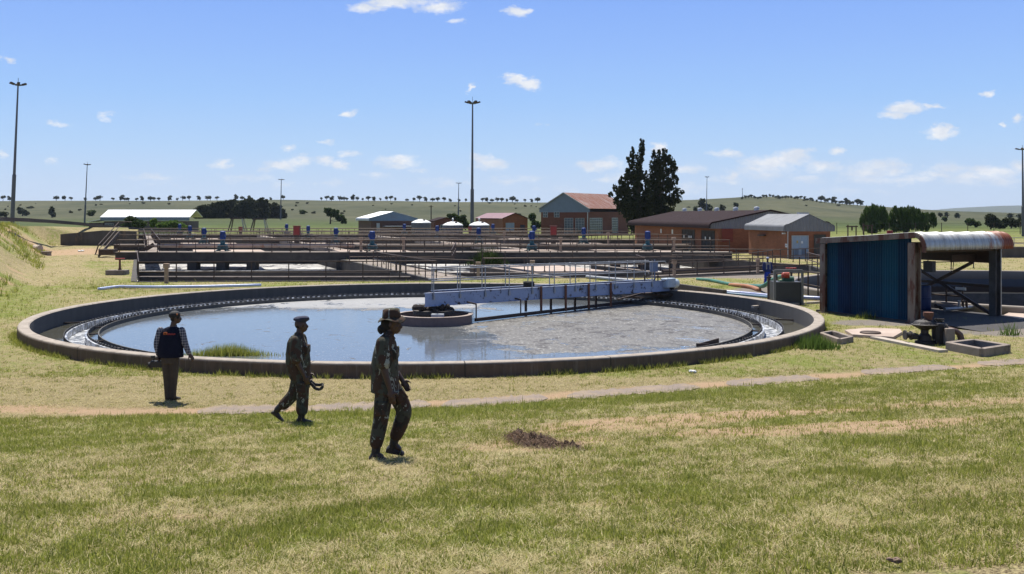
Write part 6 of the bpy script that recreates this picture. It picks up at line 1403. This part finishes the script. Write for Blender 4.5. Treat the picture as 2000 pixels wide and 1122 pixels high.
# --- far workers
def worker(name, g, label, face, top_m, leg_m, hat_m, H=1.7, patch=None):
    P = thing('person', label, 'person', g, face); b = MB(); s = H/1.75
    head(b, Vector((.02,0,1.62))*s, h=.23*s); limb(b, [Vector((0,0,1.4))*s,Vector((.01,0,1.54))*s],[.055,.05])
    arms = [[(0,-.2,1.38),(-.02,-.27,1.1),(.06,-.25,.87)],[(0,.2,1.38),(-.02,.27,1.1),(.06,.25,.87)]]; legs = [[(0,-.09,.88),(.02,-.12,.48),(-.01,-.14,.09)],[(0,.09,.88),(.0,.1,.48),(-.03,.11,.09)]]
    for k, A_ in enumerate(arms): A_ = [Vector(v)*s for v in A_]; limb(b, A_, [.05,.042,.028]); hand(b, A_[2], (.1,0,-.25), 1 if k == 0 else -1, (0,1 if k == 0 else -1,0), .6)
    for A_ in legs: limb(b, [Vector(v)*s for v in A_], [.085,.06,.045])
    torso(b, [(0,0,.85*s,.11,.15),(0,0,1.1*s,.11,.15),(0,0,1.38*s,.09,.17),(0,0,1.42*s,.05,.08)]); solid(b, 'body', skin, P, .016)
    b = MB(); torso(b, [(0,0,.82*s,.14,.19),(0,0,1.0*s,.14,.19),(0,0,1.25*s,.14,.2),(0,0,1.38*s,.11,.19),(0,0,1.44*s,.07,.08)])
    for A_ in arms: A_ = [Vector(v)*s for v in A_]; limb(b, [A_[0],A_[1],lerp(A_[1],A_[2],.8)], [.07,.062,.05])
    solid(b, 'jacket', top_m, P, .016)
    b = MB(); torso(b, [(0,0,.76*s,.125,.175),(0,0,.92*s,.13,.18)])
    for A_ in legs: limb(b, [Vector(v)*s for v in A_], [.10,.082,.07])
    solid(b, 'trousers', leg_m, P, .016)
    for A_ in legs: b = MB(); v = Vector(A_[2])*s; foot(b, (v.x-.07,v.y,0), (v.x+.2,v.y*1.1,0)); solid(b, 'boot', bootm, P, .016)
    b = MB(); b.ball(Vector((.01,0,1.70))*s,(.115*s,.09*s,.06*s),16,10); b.box(Vector((.11,0,1.68))*s,(.09,.12,.012)); b.build('cap', hat_m, P, smooth=True)
    if patch: b = MB(); b.box(Vector((.12,0,1.2))*s,(.06,.24,.36)); b.build('bib', patch, P)
    for x in (0,): b = MB(); [b.tube([Vector((.0,yy_,.40))*s,Vector((.0,yy_,.44))*s],.088,12) for yy_ in (-.12,.105)]; b.build('reflective_band', frame_w, P)
    return P
worker('w', onz(1499,557), 'worker in blue overalls and cap standing left of the grey pump box', R(-85), M_('jacket_navy',(.015,.03,.12),None,6,.8), workb, M_('cap_pale_blue',(.35,.40,.6),None,6,.7), 1.47, M_('bib_pale',(.30,.29,.27),(.2,.19,.17),8,.8))
worker('w', Vector((at(1791,533,50).x-.12,61,0)), 'worker in green top seen through the open shed beside its rusty post', R(-60), M_('jacket_green',(.10,.32,.05),None,6,.8), workb, whitep, 1.7)

# ------------------------------------------------------------------ haze
if HAZE > 0:
    mb = MB(); mb.box((0,4400,72),(16000,9400,226)); hz_ = mb.build('haze', None); struct(hz_, 'stuff')
    m = bpy.data.materials.new('haze'); m.use_nodes = True; nt = m.node_tree
    for x in list(nt.nodes): nt.nodes.remove(x)
    t = NT(nt); o_ = t.n('ShaderNodeOutputMaterial'); v_ = t.n('ShaderNodeVolumePrincipled'); v_.inputs['Color'].default_value = (.72,.84,1,1); v_.inputs['Density'].default_value = HAZE; v_.inputs['Anisotropy'].default_value = .3
    nt.links.new(v_.outputs[0], o_.inputs[1]); hz_.data.materials.append(m); hz_.visible_shadow = True
